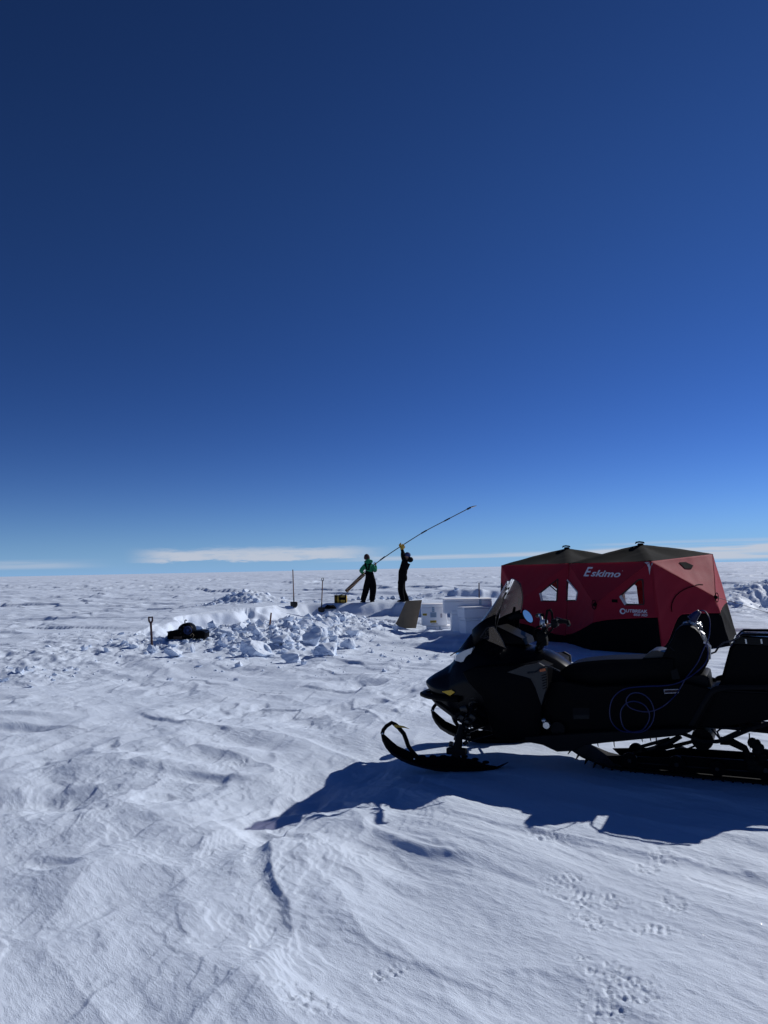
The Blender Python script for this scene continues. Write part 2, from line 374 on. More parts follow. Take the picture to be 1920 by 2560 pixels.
# ------------------------------------------------------------------ snow sheet
def snow_mat(name='snow', bump=True):
    m, t, b = nt(name); N = t.nodes; Lk = t.links
    tc = N.new('ShaderNodeTexCoord')
    n = N.new('ShaderNodeTexNoise'); n.inputs['Scale'].default_value = .8; n.inputs['Detail'].default_value = 6
    Lk.new(tc.outputs['Object'], n.inputs['Vector'])
    mx = N.new('ShaderNodeMix'); mx.data_type = 'RGBA'
    mx.inputs[6].default_value = (.66, .75, .88, 1); mx.inputs[7].default_value = (.72, .80, .92, 1)
    Lk.new(n.outputs['Fac'], mx.inputs[0]); Lk.new(mx.outputs[2], b.inputs['Base Color'])
    b.inputs['Roughness'].default_value = .62; b.inputs['Specular IOR Level'].default_value = .25
    g1 = N.new('ShaderNodeTexNoise'); g1.inputs['Scale'].default_value = 170; g1.inputs['Detail'].default_value = 3; g1.inputs['Roughness'].default_value = .7
    g2 = N.new('ShaderNodeTexNoise'); g2.inputs['Scale'].default_value = 28; g2.inputs['Detail'].default_value = 6; g2.inputs['Roughness'].default_value = .65
    mp = N.new('ShaderNodeMapping'); mp.inputs['Rotation'].default_value = (0, 0, math.atan2(WY, WX)); mp.vector_type = 'TEXTURE'; mp.inputs['Scale'].default_value = (3, 1, 1)
    Lk.new(tc.outputs['Object'], g1.inputs['Vector']); Lk.new(tc.outputs['Object'], mp.inputs['Vector']); Lk.new(mp.outputs[0], g2.inputs['Vector'])
    g3 = N.new('ShaderNodeTexNoise'); g3.noise_type = 'RIDGED_MULTIFRACTAL'; g3.inputs['Scale'].default_value = 4.5; g3.inputs['Detail'].default_value = 6; g3.inputs['Roughness'].default_value = .55; g3.inputs['Distortion'].default_value = .5
    mp3 = N.new('ShaderNodeMapping'); mp3.vector_type = 'TEXTURE'; mp3.inputs['Rotation'].default_value = (0, 0, -1.0); mp3.inputs['Scale'].default_value = (2.6, 1, 1); Lk.new(tc.outputs['Object'], mp3.inputs['Vector']); Lk.new(mp3.outputs[0], g3.inputs['Vector'])
    b3 = N.new('ShaderNodeBump'); b3.inputs['Strength'].default_value = .38; b3.inputs['Distance'].default_value = .012; Lk.new(g3.outputs['Fac'], b3.inputs['Height'])
    b1 = N.new('ShaderNodeBump'); b1.inputs['Strength'].default_value = .75; b1.inputs['Distance'].default_value = .004
    b2 = N.new('ShaderNodeBump'); b2.inputs['Strength'].default_value = .6; b2.inputs['Distance'].default_value = .012
    Lk.new(b3.outputs[0], b2.inputs['Normal']); Lk.new(g2.outputs['Fac'], b2.inputs['Height']); Lk.new(g1.outputs['Fac'], b1.inputs['Height']); Lk.new(b2.outputs[0], b1.inputs['Normal']); Lk.new(b1.outputs[0], b.inputs['Normal'])
    return m
SNOW = snow_mat()
def make_snow():
    step = .00165
    core = np.arange(-.66, .66001, step)
    side = []; a = .66; st = step
    while a < PI: st *= 1.13; a += min(st, .12); side.append(a)
    side = np.array([q for q in side if q < PI-.03])
    ang = np.concatenate([-side[::-1], core, side]); na = len(ang)
    rad = [.25]
    while rad[-1] < 2.3: rad.append(rad[-1]*1.06)
    while rad[-1] < 60: rad.append(rad[-1]*1.0028)
    while rad[-1] < 800: rad.append(rad[-1]*1.006)
    while rad[-1] < 9000: rad.append(rad[-1]*1.02)
    rad = np.array(rad); nr = len(rad)
    A, D = np.meshgrid(ang, rad); X = (np.sin(A)*D).ravel(); Y = (np.cos(A)*D).ravel()
    Z = np.empty_like(X)
    for i in range(0, len(X), 400000): Z[i:i+400000] = HH(X[i:i+400000], Y[i:i+400000])
    V = np.stack([X, Y, Z], 1).astype(np.float32)
    V = np.concatenate([V, [[0, 0, float(Z[:na].mean())]]]).astype(np.float32); c = len(V)-1
    i = np.arange(nr-1)[:, None]*na; j = np.arange(na)[None, :]; j2 = (j+1) % na
    Q = np.stack([(i+j), (i+j+na), (i+j2+na), (i+j2)], -1).reshape(-1, 4)
    # angles grow clockwise: flip so that the normals point up
    Q = Q[:, [0, 1, 2, 3]]
    T = np.stack([np.full(na, c), np.arange(na), (np.arange(na)+1) % na], 1)
    me = bpy.data.meshes.new('snow_ground')
    me.vertices.add(len(V)); me.vertices.foreach_set('co', V.ravel())
    li = np.concatenate([Q.ravel(), T.ravel()]).astype(np.int32)
    me.loops.add(len(li)); me.loops.foreach_set('vertex_index', li)
    ls = np.concatenate([np.arange(len(Q))*4, len(Q)*4+np.arange(len(T))*3]).astype(np.int32)
    me.polygons.add(len(ls)); me.polygons.foreach_set('loop_start', ls)
    me.update(calc_edges=True)
    if me.polygons[0].normal.z < 0: me.flip_normals()
    me.polygons.foreach_set('use_smooth', np.ones(len(ls), bool))
    me.materials.append(SNOW); me.update()
    o = bpy.data.objects.new('snow_ground', me); link(o); tag(o, 'wind-carved white snow plain reaching to the horizon', None, None, 'structure'); return o
make_snow()
# ------------------------------------------------------------------ light and sky
SAZ = R(53.5); SEL = R(32.0)
sd = Vector((math.sin(SAZ)*math.cos(SEL), math.cos(SAZ)*math.cos(SEL), math.sin(SEL)))
sl = bpy.data.lights.new('sun', 'SUN'); sl.energy = 3.5; sl.angle = R(.5); sl.color = (1, .98, .955)
so = bpy.data.objects.new('sun', sl); link(so); so.rotation_euler = (-sd).to_track_quat('-Z', 'Y').to_euler(); so.location = (20, 15, 16)
w = bpy.data.worlds.new('World'); S.world = w; w.use_nodes = True
t = w.node_tree; N = t.nodes; Lk = t.links; N.clear()
def nd(ty, **k):
    n = N.new(ty)
    for a, b_ in k.items(): setattr(n, a, b_)
    return n
def mth(op, a, b_=None, clamp=False):
    n = nd('ShaderNodeMath', operation=op); n.use_clamp = clamp
    for i, q in enumerate((a, b_)):
        if q is None: continue
        if isinstance(q, (int, float)): n.inputs[i].default_value = q
        else: Lk.new(q, n.inputs[i])
    return n.outputs[0]
def smooth(x, a, b_):
    n = nd('ShaderNodeMapRange', interpolation_type='SMOOTHSTEP'); Lk.new(x, n.inputs[0]); n.inputs[1].default_value = a; n.inputs[2].default_value = b_
    return n.outputs[0]
out = nd('ShaderNodeOutputWorld'); bg = nd('ShaderNodeBackground'); Lk.new(bg.outputs[0], out.inputs[0]); bg.inputs[1].default_value = .1
sky = nd('ShaderNodeTexSky', sky_type='NISHITA'); sky.sun_disc = False; sky.sun_elevation = SEL; sky.sun_rotation = SAZ
sky.altitude = 3500; sky.air_density = 1.0; sky.dust_density = .15; sky.ozone_density = 1.6
gm = nd('ShaderNodeGamma'); gm.inputs[1].default_value = 1.55; Lk.new(sky.outputs[0], gm.inputs[0])
ml = nd('ShaderNodeMix', data_type='RGBA', blend_type='MULTIPLY'); ml.inputs[0].default_value = 1; Lk.new(gm.outputs[0], ml.inputs[6]); ml.inputs[7].default_value = (.135, .192, .26, 1)
hs = nd('ShaderNodeHueSaturation'); hs.inputs['Saturation'].default_value = 1.0; hs.inputs['Value'].default_value = 1.0; tc = nd('ShaderNodeTexCoord'); sp = nd('ShaderNodeSeparateXYZ'); Lk.new(tc.outputs['Generated'], sp.inputs[0])
lw = nd('ShaderNodeMix', data_type='RGBA', blend_type='MULTIPLY')
zz = nd('ShaderNodeMapRange', interpolation_type='SMOOTHSTEP'); Lk.new(sp.outputs[2], zz.inputs[0]); zz.inputs[1].default_value = .5; zz.inputs[2].default_value = .06
Lk.new(zz.outputs[0], lw.inputs[0]); Lk.new(ml.outputs[2], lw.inputs[6]); lw.inputs[7].default_value = (.66, .68, .84, 1); Lk.new(lw.outputs[2], hs.inputs['Color'])
# thin clouds low over the horizon, laid out by compass direction and height
az = mth('ARCTAN2', sp.outputs[0], sp.outputs[1]); el = mth('ARCSINE', sp.outputs[2])
cb = nd('ShaderNodeCombineXYZ'); Lk.new(az, cb.inputs[0]); Lk.new(mth('MULTIPLY', el, 7.0), cb.inputs[1])
n1 = nd('ShaderNodeTexNoise'); n1.inputs['Scale'].default_value = 17; n1.inputs['Detail'].default_value = 8; n1.inputs['Roughness'].default_value = .68; Lk.new(cb.outputs[0], n1.inputs['Vector'])
cb2 = nd('ShaderNodeCombineXYZ'); Lk.new(az, cb2.inputs[0]); Lk.new(mth('MULTIPLY', el, 30.0), cb2.inputs[1])
n2 = nd('ShaderNodeTexNoise'); n2.inputs['Scale'].default_value = 6; n2.inputs['Detail'].default_value = 6; Lk.new(cb2.outputs[0], n2.inputs['Vector'])
hzm = nd('ShaderNodeMix', data_type='RGBA'); Lk.new(mth('MULTIPLY', mth('POWER', 2.718, mth('MULTIPLY', mth('ABSOLUTE', el), -22.0)), .85), hzm.inputs[0])
Lk.new(hs.outputs[0], hzm.inputs[6]); hzm.inputs[7].default_value = (2.3, 4.3, 7.2, 1)
def band(x, a0, a1, b0, b1):
    return mth('MULTIPLY', smooth(x, a0, a1), mth('SUBTRACT', 1.0, smooth(x, b0, b1)))
elw = mth('ADD', el, mth('MULTIPLY', mth('SUBTRACT', n1.outputs[0], .5), .020))
c1 = mth('MULTIPLY', band(elw, .0125, .016, .024, .033), band(az, -.33, -.27, -.08, .02))
c1 = mth('MULTIPLY', c1, smooth(n1.outputs[0], .15, .55))
c2 = mth('MULTIPLY', band(el, .006, .011, .014, .021), mth('SUBTRACT', 1.0, smooth(az, -.42, -.33)))
c2 = mth('MULTIPLY', c2, mth('MULTIPLY', smooth(n2.outputs[0], .3, .6), .5))
elt = mth('SUBTRACT', el, mth('MULTIPLY', az, .010))
c3 = mth('MULTIPLY', band(elt, .009, .012, .013, .0175), smooth(az, -.12, .05))
c3 = mth('MULTIPLY', c3, mth('MULTIPLY', smooth(n2.outputs[0], .28, .5), .75))
c4 = mth('MULTIPLY', band(elt, -.003, .001, .013, .020), smooth(az, .22, .34))
c4 = mth('MULTIPLY', c4, smooth(n2.outputs[0], .25, .5))
c5 = mth('MULTIPLY', band(el, .022, .024, .025, .029), band(az, .24, .3, .5, .7)); c5 = mth('MULTIPLY', c5, mth('MULTIPLY', smooth(n2.outputs[0], .4, .6), .35))
cs = mth('ADD', c1, mth('ADD', c2, mth('ADD', c3, mth('ADD', c4, c5))), True)
cm = nd('ShaderNodeMix', data_type='RGBA'); Lk.new(mth('MULTIPLY', cs, .88), cm.inputs[0]); Lk.new(hzm.outputs[2], cm.inputs[6]); cm.inputs[7].default_value = (5.3, 5.7, 6.6, 1)
Lk.new(cm.outputs[2], bg.inputs[0])
S.view_settings.view_transform = 'Standard'; S.view_settings.look = 'None'; S.view_settings.exposure = 0; S.view_settings.gamma = 1
S.render.engine = 'CYCLES'; S.cycles.max_bounces = 6; S.cycles.transparent_max_bounces = 16
S.render.resolution_x = 768; S.render.resolution_y = 1024
# ================================================================== materials for the things
M = {}
M['black'] = mat('black_plastic', (.0028, .003, .0042), .42, 0, .3, 12, .05, 150, .025)
M['gloss'] = mat('black_gloss_plastic', (.0022, .0025, .0042), .25, 0, .2, 8, 0, 100, .10)
M['dark'] = mat('dark_grey_plastic', (.007, .0075, .009), .5, 0, .2, 10, .08, 200, .05)
M['grey'] = mat('mid_grey_plastic', (.013, .0135, .015), .45, 0, .2, 10, 0, 100, .35)
M['rubber'] = mat('black_rubber', (.0035, .0035, .004), .8, 0, .25, 25, .3, 120, .15)
M['vinyl'] = mat('black_seat_vinyl', (.003, .003, .0038), .5, 0, .2, 20, .15, 300, .04)
M['steel'] = mat('brushed_steel', (.5, .5, .5), .32, .9, .15, 40)
M['dsteel'] = mat('painted_black_steel', (.005, .005, .006), .35, .2, .3, 20, 0, 100, .4)
M['red'] = mat('red_tent_fabric', (.27, .012, .028), .72, 0, .1, 3, .25, 60, .16)
M['roof'] = mat('black_tent_fabric', (.007, .0075, .0068), .9, 0, .2, 3, .25, 60, .08)
M['red'].node_tree.nodes['Principled BSDF'].inputs['Sheen Weight'].default_value = .35; M['red'].node_tree.nodes['Principled BSDF'].inputs['Sheen Tint'].default_value = (1, .3, .33, 1); M['red'].node_tree.nodes['Principled BSDF'].inputs['Sheen Roughness'].default_value = .5
_t = M['red'].node_tree; _b = _t.nodes['Principled BSDF']; _o = [q for q in _t.nodes if q.type == 'OUTPUT_MATERIAL'][0]
_tr = _t.nodes.new('ShaderNodeBsdfTranslucent'); _tr.inputs[0].default_value = (.75, .10, .13, 1); _mx = _t.nodes.new('ShaderNodeMixShader'); _mx.inputs[0].default_value = .2   # thin nylon lets sunlight through
_t.links.new(_b.outputs[0], _mx.inputs[1]); _t.links.new(_tr.outputs[0], _mx.inputs[2]); _t.links.new(_mx.outputs[0], _o.inputs[0])
M['skirt'] = mat('black_skirt_fabric', (.003, .0034, .0045), .9, 0, .2, 3, .25, 60, .05)
M['webbing'] = mat('grey_webbing', (.42, .40, .42), .8, 0, .1, 40)
M['print'] = mat('white_print', (.62, .58, .62), .7, 0, .06, 40)
M['foam'] = mat('white_foam', (.88, .88, .89), .85, 0, .06, 4, .2, 90, .2)
M['label'] = mat('yellow_label', (.62, .42, .02), .6, 0, .1, 30)
M['ink'] = mat('black_ink', (.02, .02, .03), .6)
M['bluelabel'] = mat('pale_blue_label', (.35, .47, .6), .5)
M['ply'] = mat('plywood', (.20, .155, .10), .8, 0, .3, 6, .2, 60)
M['plyd'] = mat('dark_wood_edge', (.09, .055, .035), .85, 0, .3, 20, .2, 60)
M['wood'] = mat('worn_wood_handle', (.17, .075, .045), .6, 0, .25, 20)
M['rwood'] = mat('red_brown_handle', (.05, .014, .012), .5, 0, .2, 20)
M['yellow'] = mat('yellow_leather', (.45, .29, .04), .8, 0, .2, 30)
M['yrefl'] = mat('amber_reflector', (.85, .48, .01), .3, 0, .06, 30)
M['green'] = mat('green_fleece', (.022, .17, .085), .95, 0, .15, 20, .3, 60, .1)
M['bib'] = mat('black_bib_fabric', (.004, .004, .0055), .95, 0, .3, 10, .3, 40, .05)
M['navy'] = mat('navy_knit', (.02, .035, .12), .9, 0, .3, 40)
M['maroon'] = mat('dark_knit', (.03, .012, .014), .9, 0, .3, 40)
M['skin'] = mat('skin', (.42, .25, .18), .6, 0, .08, 20)
M['bluerope'] = mat('blue_rope', (.003, .008, .07), .45, 0, .15, 80)
M['pole'] = mat('pole_tube', (.10, .095, .09), .4, .5, .2, 40)
M['barrel'] = mat('tan_barrel', (.55, .33, .19), .5, 0, .15, 30)
M['lens'] = mat('headlight_lens', (.34, .38, .44), .12, .3, .25, 14, 0, 100, .6, .5)
M['orange'] = mat('orange_decal', (.45, .10, .02), .5)
M['mirror'] = mat('mirror_glass', (.85, .87, .9), .04, 1, .01, 5)
M['screen'] = mat('gauge_screen', (.25, .3, .36), .1, 0, .05, 5)
M['ws'] = glassy('smoked_windshield', (.27, .24, .28), .05, .94)
M['clear'] = glassy('clear_deflector', (.55, .56, .58), .08, .96)
M['winpane'] = glassy('clear_window_vinyl', (.80, .82, .86), .12, .90)
M['cord'] = mat('dark_cord', (.03, .03, .04), .7)
M['icew'] = mat('frost', (.7, .75, .82), .6)
# ================================================================== text on surfaces
def text_mesh(body, shear=0, off=.0, space=1.0):
    c = bpy.data.curves.new('t', 'FONT'); c.body = body; c.size = 1; c.shear = shear; c.offset = off; c.space_character = space; c.resolution_u = 3
    o = bpy.data.objects.new('t', c); col.objects.link(o); dg = bpy.context.evaluated_depsgraph_get(); me = bpy.data.meshes.new_from_object(o.evaluated_get(dg))
    col.objects.unlink(o); bpy.data.objects.remove(o); vs = [v.co.copy() for v in me.vertices]; fs = [tuple(p.vertices) for p in me.polygons]; bpy.data.meshes.remove(me)
    return vs, fs
def lettering(mb, lines, place):
    """lines: [(text, x0, y0, w, h, shear)] in a flat unit frame; place(u, v) -> world point"""
    for (tx, x0, y0, w_, h_, sh) in lines:
        vs, fs = text_mesh(tx, sh, .022)
        bm = bmesh.new(); vv = [bm.verts.new(v) for v in vs]
        for f in fs:
            try: bm.faces.new([vv[i] for i in f])
            except ValueError: pass
        bmesh.ops.triangulate(bm, faces=bm.faces[:])
        xs = [v.x for v in vs]; ys = [v.y for v in vs]; X0, X1, Y0, Y1 = min(xs), max(xs), min(ys), max(ys)
        bm.verts.index_update()
        out = [place(x0+w_*(v.co.x-X0)/(X1-X0), y0+h_*(v.co.y-Y0)/(Y1-Y0)) for v in bm.verts]
        mb.add(out, [[v.index for v in f.verts] for f in bm.faces]); bm.free()
# ================================================================== the tent
Z3 = lambda x, y: (1220+x/2.5136, 1330+y/2.5136)
def tent():
    root = thing('tent', (5.0, 15.2, -.05), 'red pop-up shelter with black roof, black skirt and clear windows behind the snowmobile', 'tent')
    U = Vector((-.632, .775, 0)); V = Vector((.775, .632, 0)); C = Vector((5.06, 14.7, 0)); L = 1.9; W = 2.35; zt = 1.64; Zv = Vector((0, 0, 1))
    def P(a, b, z): return C+U*a+V*b+Zv*z
    gzb = -.09
    # roof corners and their feet
    tc_ = {(0,0): P(0,0,zt), (1,0): P(L,0,1.63), (2,0): P(2*L,0,1.625), (0,1): P(0,W,1.77), (1,1): P(L,W,1.68), (2,1): P(2*L,W,1.66)}
    ft = {(0,0): P(-.42,-.42,gzb), (1,0): P(L,-.22,gzb), (2,0): P(2*L+.02,-.12,gzb), (0,1): P(-.28,W+.3,.03), (1,1): P(L,W+.25,gzb), (2,1): P(2*L+.4,W+.4,gzb)}
    walls = []   # (P top, Q top, hub, P foot, mid foot, Q foot, outward, skirt profile)
    def wall(a, b, hub, mid, skf): walls.append((tc_[a], tc_[b], hub, ft[a], mid, ft[b], skf))
    wall((0,0), (1,0), P(.5*L,-.49,.82), P(.5*L,-.72,-.14), lambda t: .57-.10*t-.34*ss(t,.35,1.0))
    wall((1,0), (2,0), P(1.5*L,-.49,.84), P(1.5*L,-.72,-.12), lambda t: .12+.30*ss(t,0,.6))
    wall((0,1), (0,0), P(-.63,.5*W,.92), P(-.92,.5*W,-.15), lambda t: .60*ss(1-t,0,.22)+.02+0*t)
    wall((1,1), (0,1), P(.5*L,W+.49,.86), P(.5*L,W+.7,gzb), lambda t: .45+0*t)
    wall((2,1), (1,1), P(1.5*L,W+.49,.86), P(1.5*L,W+.7,gzb), lambda t: .45+0*t)
    wall((2,0), (2,1), P(2*L+.6,.5*W,.86), P(2*L+.9,.5*W,gzb), lambda t: .45+0*t)
    surf = []
    NT = 56
    def sampler(w_):
        Pt, Qt, Hb, Pf, Mf, Qf, sk = w_
        hh = (Hb.z-Mf.z)/(((Pt.z+Qt.z)/2)-Mf.z)
        n = (Qt-Pt).cross(Vector((0,0,1))).normalized(); ctr = P(L, W/2, 1)
        if (Hb-ctr).dot(n) < 0: n = -n
        tris = [((0,1),(1,1),(.5,hh),Pt,Qt,Hb), ((0,1),(.5,hh),(0,0),Pt,Hb,Pf), ((1,1),(1,0),(.5,hh),Qt,Qf,Hb), ((0,0),(.5,hh),(.5,0),Pf,Hb,Mf), ((1,0),(.5,0),(.5,hh),Qf,Mf,Hb)]
        def f(t, z):
            for (a, b, c, A_, B_, C_) in tris:
                d = (b[0]-a[0])*(c[1]-a[1])-(c[0]-a[0])*(b[1]-a[1])
                u = ((t-a[0])*(c[1]-a[1])-(c[0]-a[0])*(z-a[1]))/d; v = ((b[0]-a[0])*(z-a[1])-(t-a[0])*(b[1]-a[1]))/d
                if u > -1e-6 and v > -1e-6 and u+v < 1+1e-6:
                    k = max(0, u)*max(0, v)*max(0, 1-u-v)*27
                    wr = .012*float(pn(np.array([A_.x*3+t*1.6+z]), np.array([z*6+t*9]), 120)[0])
                    return A_+(B_-A_)*u+(C_-A_)*v-n*(.035*k)+n*wr
            return Pt
        return f, n
    for wi, w_ in enumerate(walls):
        f, n = sampler(w_); sk = w_[6]; top_h = (w_[0].z+w_[1].z)/2-w_[4].z
        ts = [i/NT for i in range(NT+1)]
        def rows(z0f, z1f, nz):
            return [[f(t, z0f(t)+(z1f(t)-z0f(t))*j/nz) for t in ts] for j in range(nz+1)]
        skn = lambda t: float(np.clip((sk(np.float64(t))-w_[4].z)/top_h, .02, .9))
        up = rows(skn, lambda t: 1.0, 44); lo = rows(lambda t: 0.0, skn, 14)
        surf.append((up, lo, n, f))
    # roof pods: corner-corner-hub with sagging edges
    hubs = [P(.5*L, .5*W, 2.0), P(1.5*L, .5*W, 1.985)]
    def roofpod(i):
        mb = MB(); cs = [tc_[(i,0)], tc_[(i+1,0)], tc_[(i+1,1)], tc_[(i,1)]]; h = hubs[i]; n = 16
        for k in range(4):
            a, b = cs[k], cs[(k+1) % 4]; idx = {}; vs = []
            for r_ in range(n+1):
                for q in range(r_+1):
                    u = r_/n; v = (q/r_) if r_ else 0
                    e = a+(b-a)*v; p = h+(e-h)*u
                    arch = .018*math.sin(PI*u)          # poles bow upward
                    edge = 1-abs(2*v-1)
                    p = p+Vector((0, 0, arch-.075*math.sin(PI*min(1, u))*edge - .035*u*u*math.sin(PI*v) + .006*float(pn(np.array([p.x*5]), np.array([p.y*5]), 121)[0])))
                    idx[(r_, q)] = len(vs); vs.append(p)
            fs = []
            for r_ in range(n):
                for q in range(r_+1):
                    fs.append((idx[(r_, q)], idx[(r_+1, q)], idx[(r_+1, q+1)]))
                    if q < r_: fs.append((idx[(r_, q)], idx[(r_+1, q+1)], idx[(r_, q+1)]))
            mb.add(vs, fs)
        return mb
    def solid(o, th=.004):
        md = o.modifiers.new('thickness', 'SOLIDIFY'); md.thickness = th; md.offset = -1
    roofs = []
    for i in (0, 1):
        o = roofpod(i).build('roof', M['roof'], root, smooth=60); solid(o); roofs.append(o)
    # BVH of the front pods and the end wall, to find where things sit on the fabric
    tv = []; tf = []
    for wi in range(6):
        for grid in surf[wi][:2]:
            b = len(tv); tv += [p for r_ in grid for p in r_]
            for j in range(len(grid)-1):
                for i in range(NT): tf.append((b+j*(NT+1)+i, b+j*(NT+1)+i+1, b+(j+1)*(NT+1)+i+1, b+(j+1)*(NT+1)+i))
    fw = (len(surf[0][0])-1)*NT+(len(surf[0][1])-1)*NT
    bvh = BVHTree.FromPolygons(tv, tf)
    O_ = Vector((0, 0, CH))
    def hit(px, py, nth=0):
        d = ray(px, py).normalized(); o = O_
        for k in range(nth+1):
            loc, nr, ix, ds = bvh.ray_cast(o, d)
            if loc is None: return None, None, None
            o = loc+d*.02
        return loc, nr, ix//fw
    wins = [[(325,385),(440,293),(432,435),(335,433)], [(498,300),(563,378),(553,430),(491,431)], [(828,405),(945,300),(973,298),(980,455),(862,458)], [(82,322),(108,352),(104,392),(86,400)]]
    holes = {}
    for k, wp in enumerate(wins):
        pts = [hit(*Z3(*p))[0] for p in wp]
        if any(p is None for p in pts): continue
        wi = hit(*Z3(sum(p[0] for p in wp)/len(wp), sum(p[1] for p in wp)/len(wp)))[2]
        holes.setdefault(wi, []).append((pts, k))
    # windows of the far walls stand straight across from the near ones
    for k, wp in enumerate(wins[:3]):
        cx = sum(p[0] for p in wp)/len(wp); cy = sum(p[1] for p in wp)/len(wp)
        c, nr, wi = hit(*Z3(cx, cy), 1)
        if c is None or wi in (0, 2): continue
        n = surf[wi][2]; rt = Vector((0, 0, 1)).cross(n).normalized()
        s_ = .27 if k < 2 else .26
        shp = [(-1,-1),(1,-1),(1,.5),(.2,1),(-1,.1)]
        pts = [c+rt*(a*s_*1.25)+Vector((0,0,b*s_)) for a, b in shp]
        holes.setdefault(wi, []).append((pts, k+10))
    for wi, (up, lo, n, f) in enumerate(surf):
        for grid, nm, mt in ((up, 'wall', 'red'), (lo, 'skirt', 'skirt')):
            mb = MB(); mb.add([p for r_ in grid for p in r_], [(j*(NT+1)+i, j*(NT+1)+i+1, (j+1)*(NT+1)+i+1, (j+1)*(NT+1)+i) for j in range(len(grid)-1) for i in range(NT)])
            o = mb.build(nm, M[mt], root, smooth=60)
            if nm == 'wall' and wi in holes:
                inv = FR[root.name].inverted()
                for pts, k in holes[wi]:
                    bm = bmesh.new(); bm.from_mesh(o.data); c = sum(pts, Vector())/len(pts)
                    planes = []
                    for q in range(len(pts)):
                        a = pts[q]; b = pts[(q+1) % len(pts)]; pn_ = (b-a).cross(n).normalized()
                        if (c-a).dot(pn_) < 0: pn_ = -pn_
                        planes.append((a, pn_))
                        near = [e for e in bm.edges if (inv.inverted() @ e.verts[0].co-c).length < .8]
                        gm_ = list({v for e in near for v in e.verts})+near+list({f_ for e in near for f_ in e.link_faces})
                        bmesh.ops.bisect_plane(bm, geom=gm_, plane_co=inv @ a, plane_no=pn_, dist=1e-5)
                    dead = [f_ for f_ in bm.faces if all(((inv.inverted() @ f_.calc_center_median())-a).dot(p_) > 0 for a, p_ in planes) and (inv.inverted() @ f_.calc_center_median()-c).length < .9]
                    bmesh.ops.delete(bm, geom=dead, context='FACES'); bm.to_mesh(o.data); bm.free()
                    # pane and its webbing border
                    mbp = MB(); out_ = n*.006; mm = len(pts)
                    cen = c+n*.02
                    ringp = []
                    for q in range(mm):
                        for j in range(5): ringp.append(pts[q]+(pts[(q+1) % mm]-pts[q])*j/5)
                    vs = [cen]+[cen+(p-cen)*.5+n*.012*math.sin(i*1.7) for i, p in enumerate(ringp)]+ringp; N_ = len(ringp)
                    fs = [(0, 1+i, 1+(i+1) % N_) for i in range(N_)]+[(1+i, 1+N_+i, 1+N_+(i+1) % N_, 1+(i+1) % N_) for i in range(N_)]
                    mbp.add(vs, fs); w2 = mbp.build('window', M['winpane'], root, smooth=60)
                    mbf = MB(); mbt = MB(); mbs = (mbf, mbt)
                    sel = range(mm) if k >= 10 else [mm-1, 0] if k == 0 else [1, 2] if k == 1 else [mm-1] if k == 2 else [0]
                    for q in range(mm):
                        a = pts[q]; b = pts[(q+1) % mm]; trim = k >= 10 or (q == mm-1 and k in (0, 2)) or (k == 1 and q in (0, 1)); wd = .045 if (trim and k in (0, 2)) else .014
                        inn = (b-a).cross(n).normalized()
                        if (c-a).dot(inn) < 0: inn = -inn
                        o3 = out_*(1.4 if trim else 1); mbs[trim].add([a-inn*.012+o3, b-inn*.012+o3, b+inn*wd+o3, a+inn*wd+o3, a-inn*.012-out_, b-inn*.012-out_, b+inn*wd-out_, a+inn*wd-out_], [(0,1,2,3),(7,6,5,4),(0,4,5,1),(1,5,6,2),(2,6,7,3),(3,7,4,0)])
                    if mbf.v: mbf.build('window_frame', M['maroon'], w2, smooth=0)
                    if mbt.v: mbt.build('window_trim', M['webbing' if k in (0, 2, 1) else 'roof'], w2, smooth=0)
            solid(o)
    # lettering printed on the fabric
    def on(px, py, off=.006):
        loc, nr, wi = hit(px, py)
        if loc is None: loc, nr, wi = hit(px, py+2)
        if (loc-O_).dot(nr) > 0: nr = -nr
        return loc+nr*off
    def quad(tl, tr, br, bl):
        tl, tr, br, bl = [Vector((*Z3(*p), 0)) for p in (tl, tr, br, bl)]
        def pl(u, v):
            p = (bl*(1-u)+br*u)*(1-v)+(tl*(1-u)+tr*u)*v; return on(p.x, p.y)
        return pl
    mb = MB(); lettering(mb, [('E', 0, -.02, .20, 1.12, .3), ('skimo', .19, 0, .78, .78, .22)], quad((612,225),(850,232),(836,287),(600,278)))
    mb.add([quad((612,225),(850,232),(836,287),(600,278))(u, v) for u, v in ((.985,.74),(1.0,.74),(1.005,.80),(.99,.80))], [(0,1,2,3)])
    mb.build('lettering', M['print'], root, smooth=0, fix=False)
    mb = MB(); pl = quad((828,480),(1003,485),(1003,530),(828,520))
    vs = []; 
    for i in range(24):
        a = 2*PI*i/24
        for r_, rr in ((1, 1), (.62, .60)): vs.append(pl(.105+.105*math.cos(a)*rr+ (.012 if r_ < 1 else 0), .56+.46*math.sin(a)*rr))
    mb.add(vs, [(2*i, 2*i+1, (2*i+3) % 48, (2*i+2) % 48) for i in range(24)])
    lettering(mb, [('UTBREAK', .22, .42, .78, .47, .05), ('850 XD', .50, -.05, .50, .36, .15)], pl)
    mb.build('lettering', M['print'], root, smooth=0, fix=False)
    # corner patch, vents, hub caps, hub loops, cords
    def patch(pts, m, name, off=.008):
        mb = MB(); ps = [on(*Z3(*p), off) for p in pts]; mb.add(ps, [tuple(range(len(ps)))])
        o = mb.build(name, M[m], root, smooth=0); md = o.modifiers.new('t', 'SOLIDIFY'); md.thickness = .003; return o
    patch([(985,192),(1010,190),(1035,192),(1030,208),(1022,225),(1017,272),(1008,225),(1000,205)], 'webbing', 'corner_patch')
    patch([(1198,192),(1240,190),(1288,212),(1278,232),(1236,232)], 'skirt', 'vent')
    patch([(778,424),(815,424),(816,444),(779,443)], 'skirt', 'pull_tab')
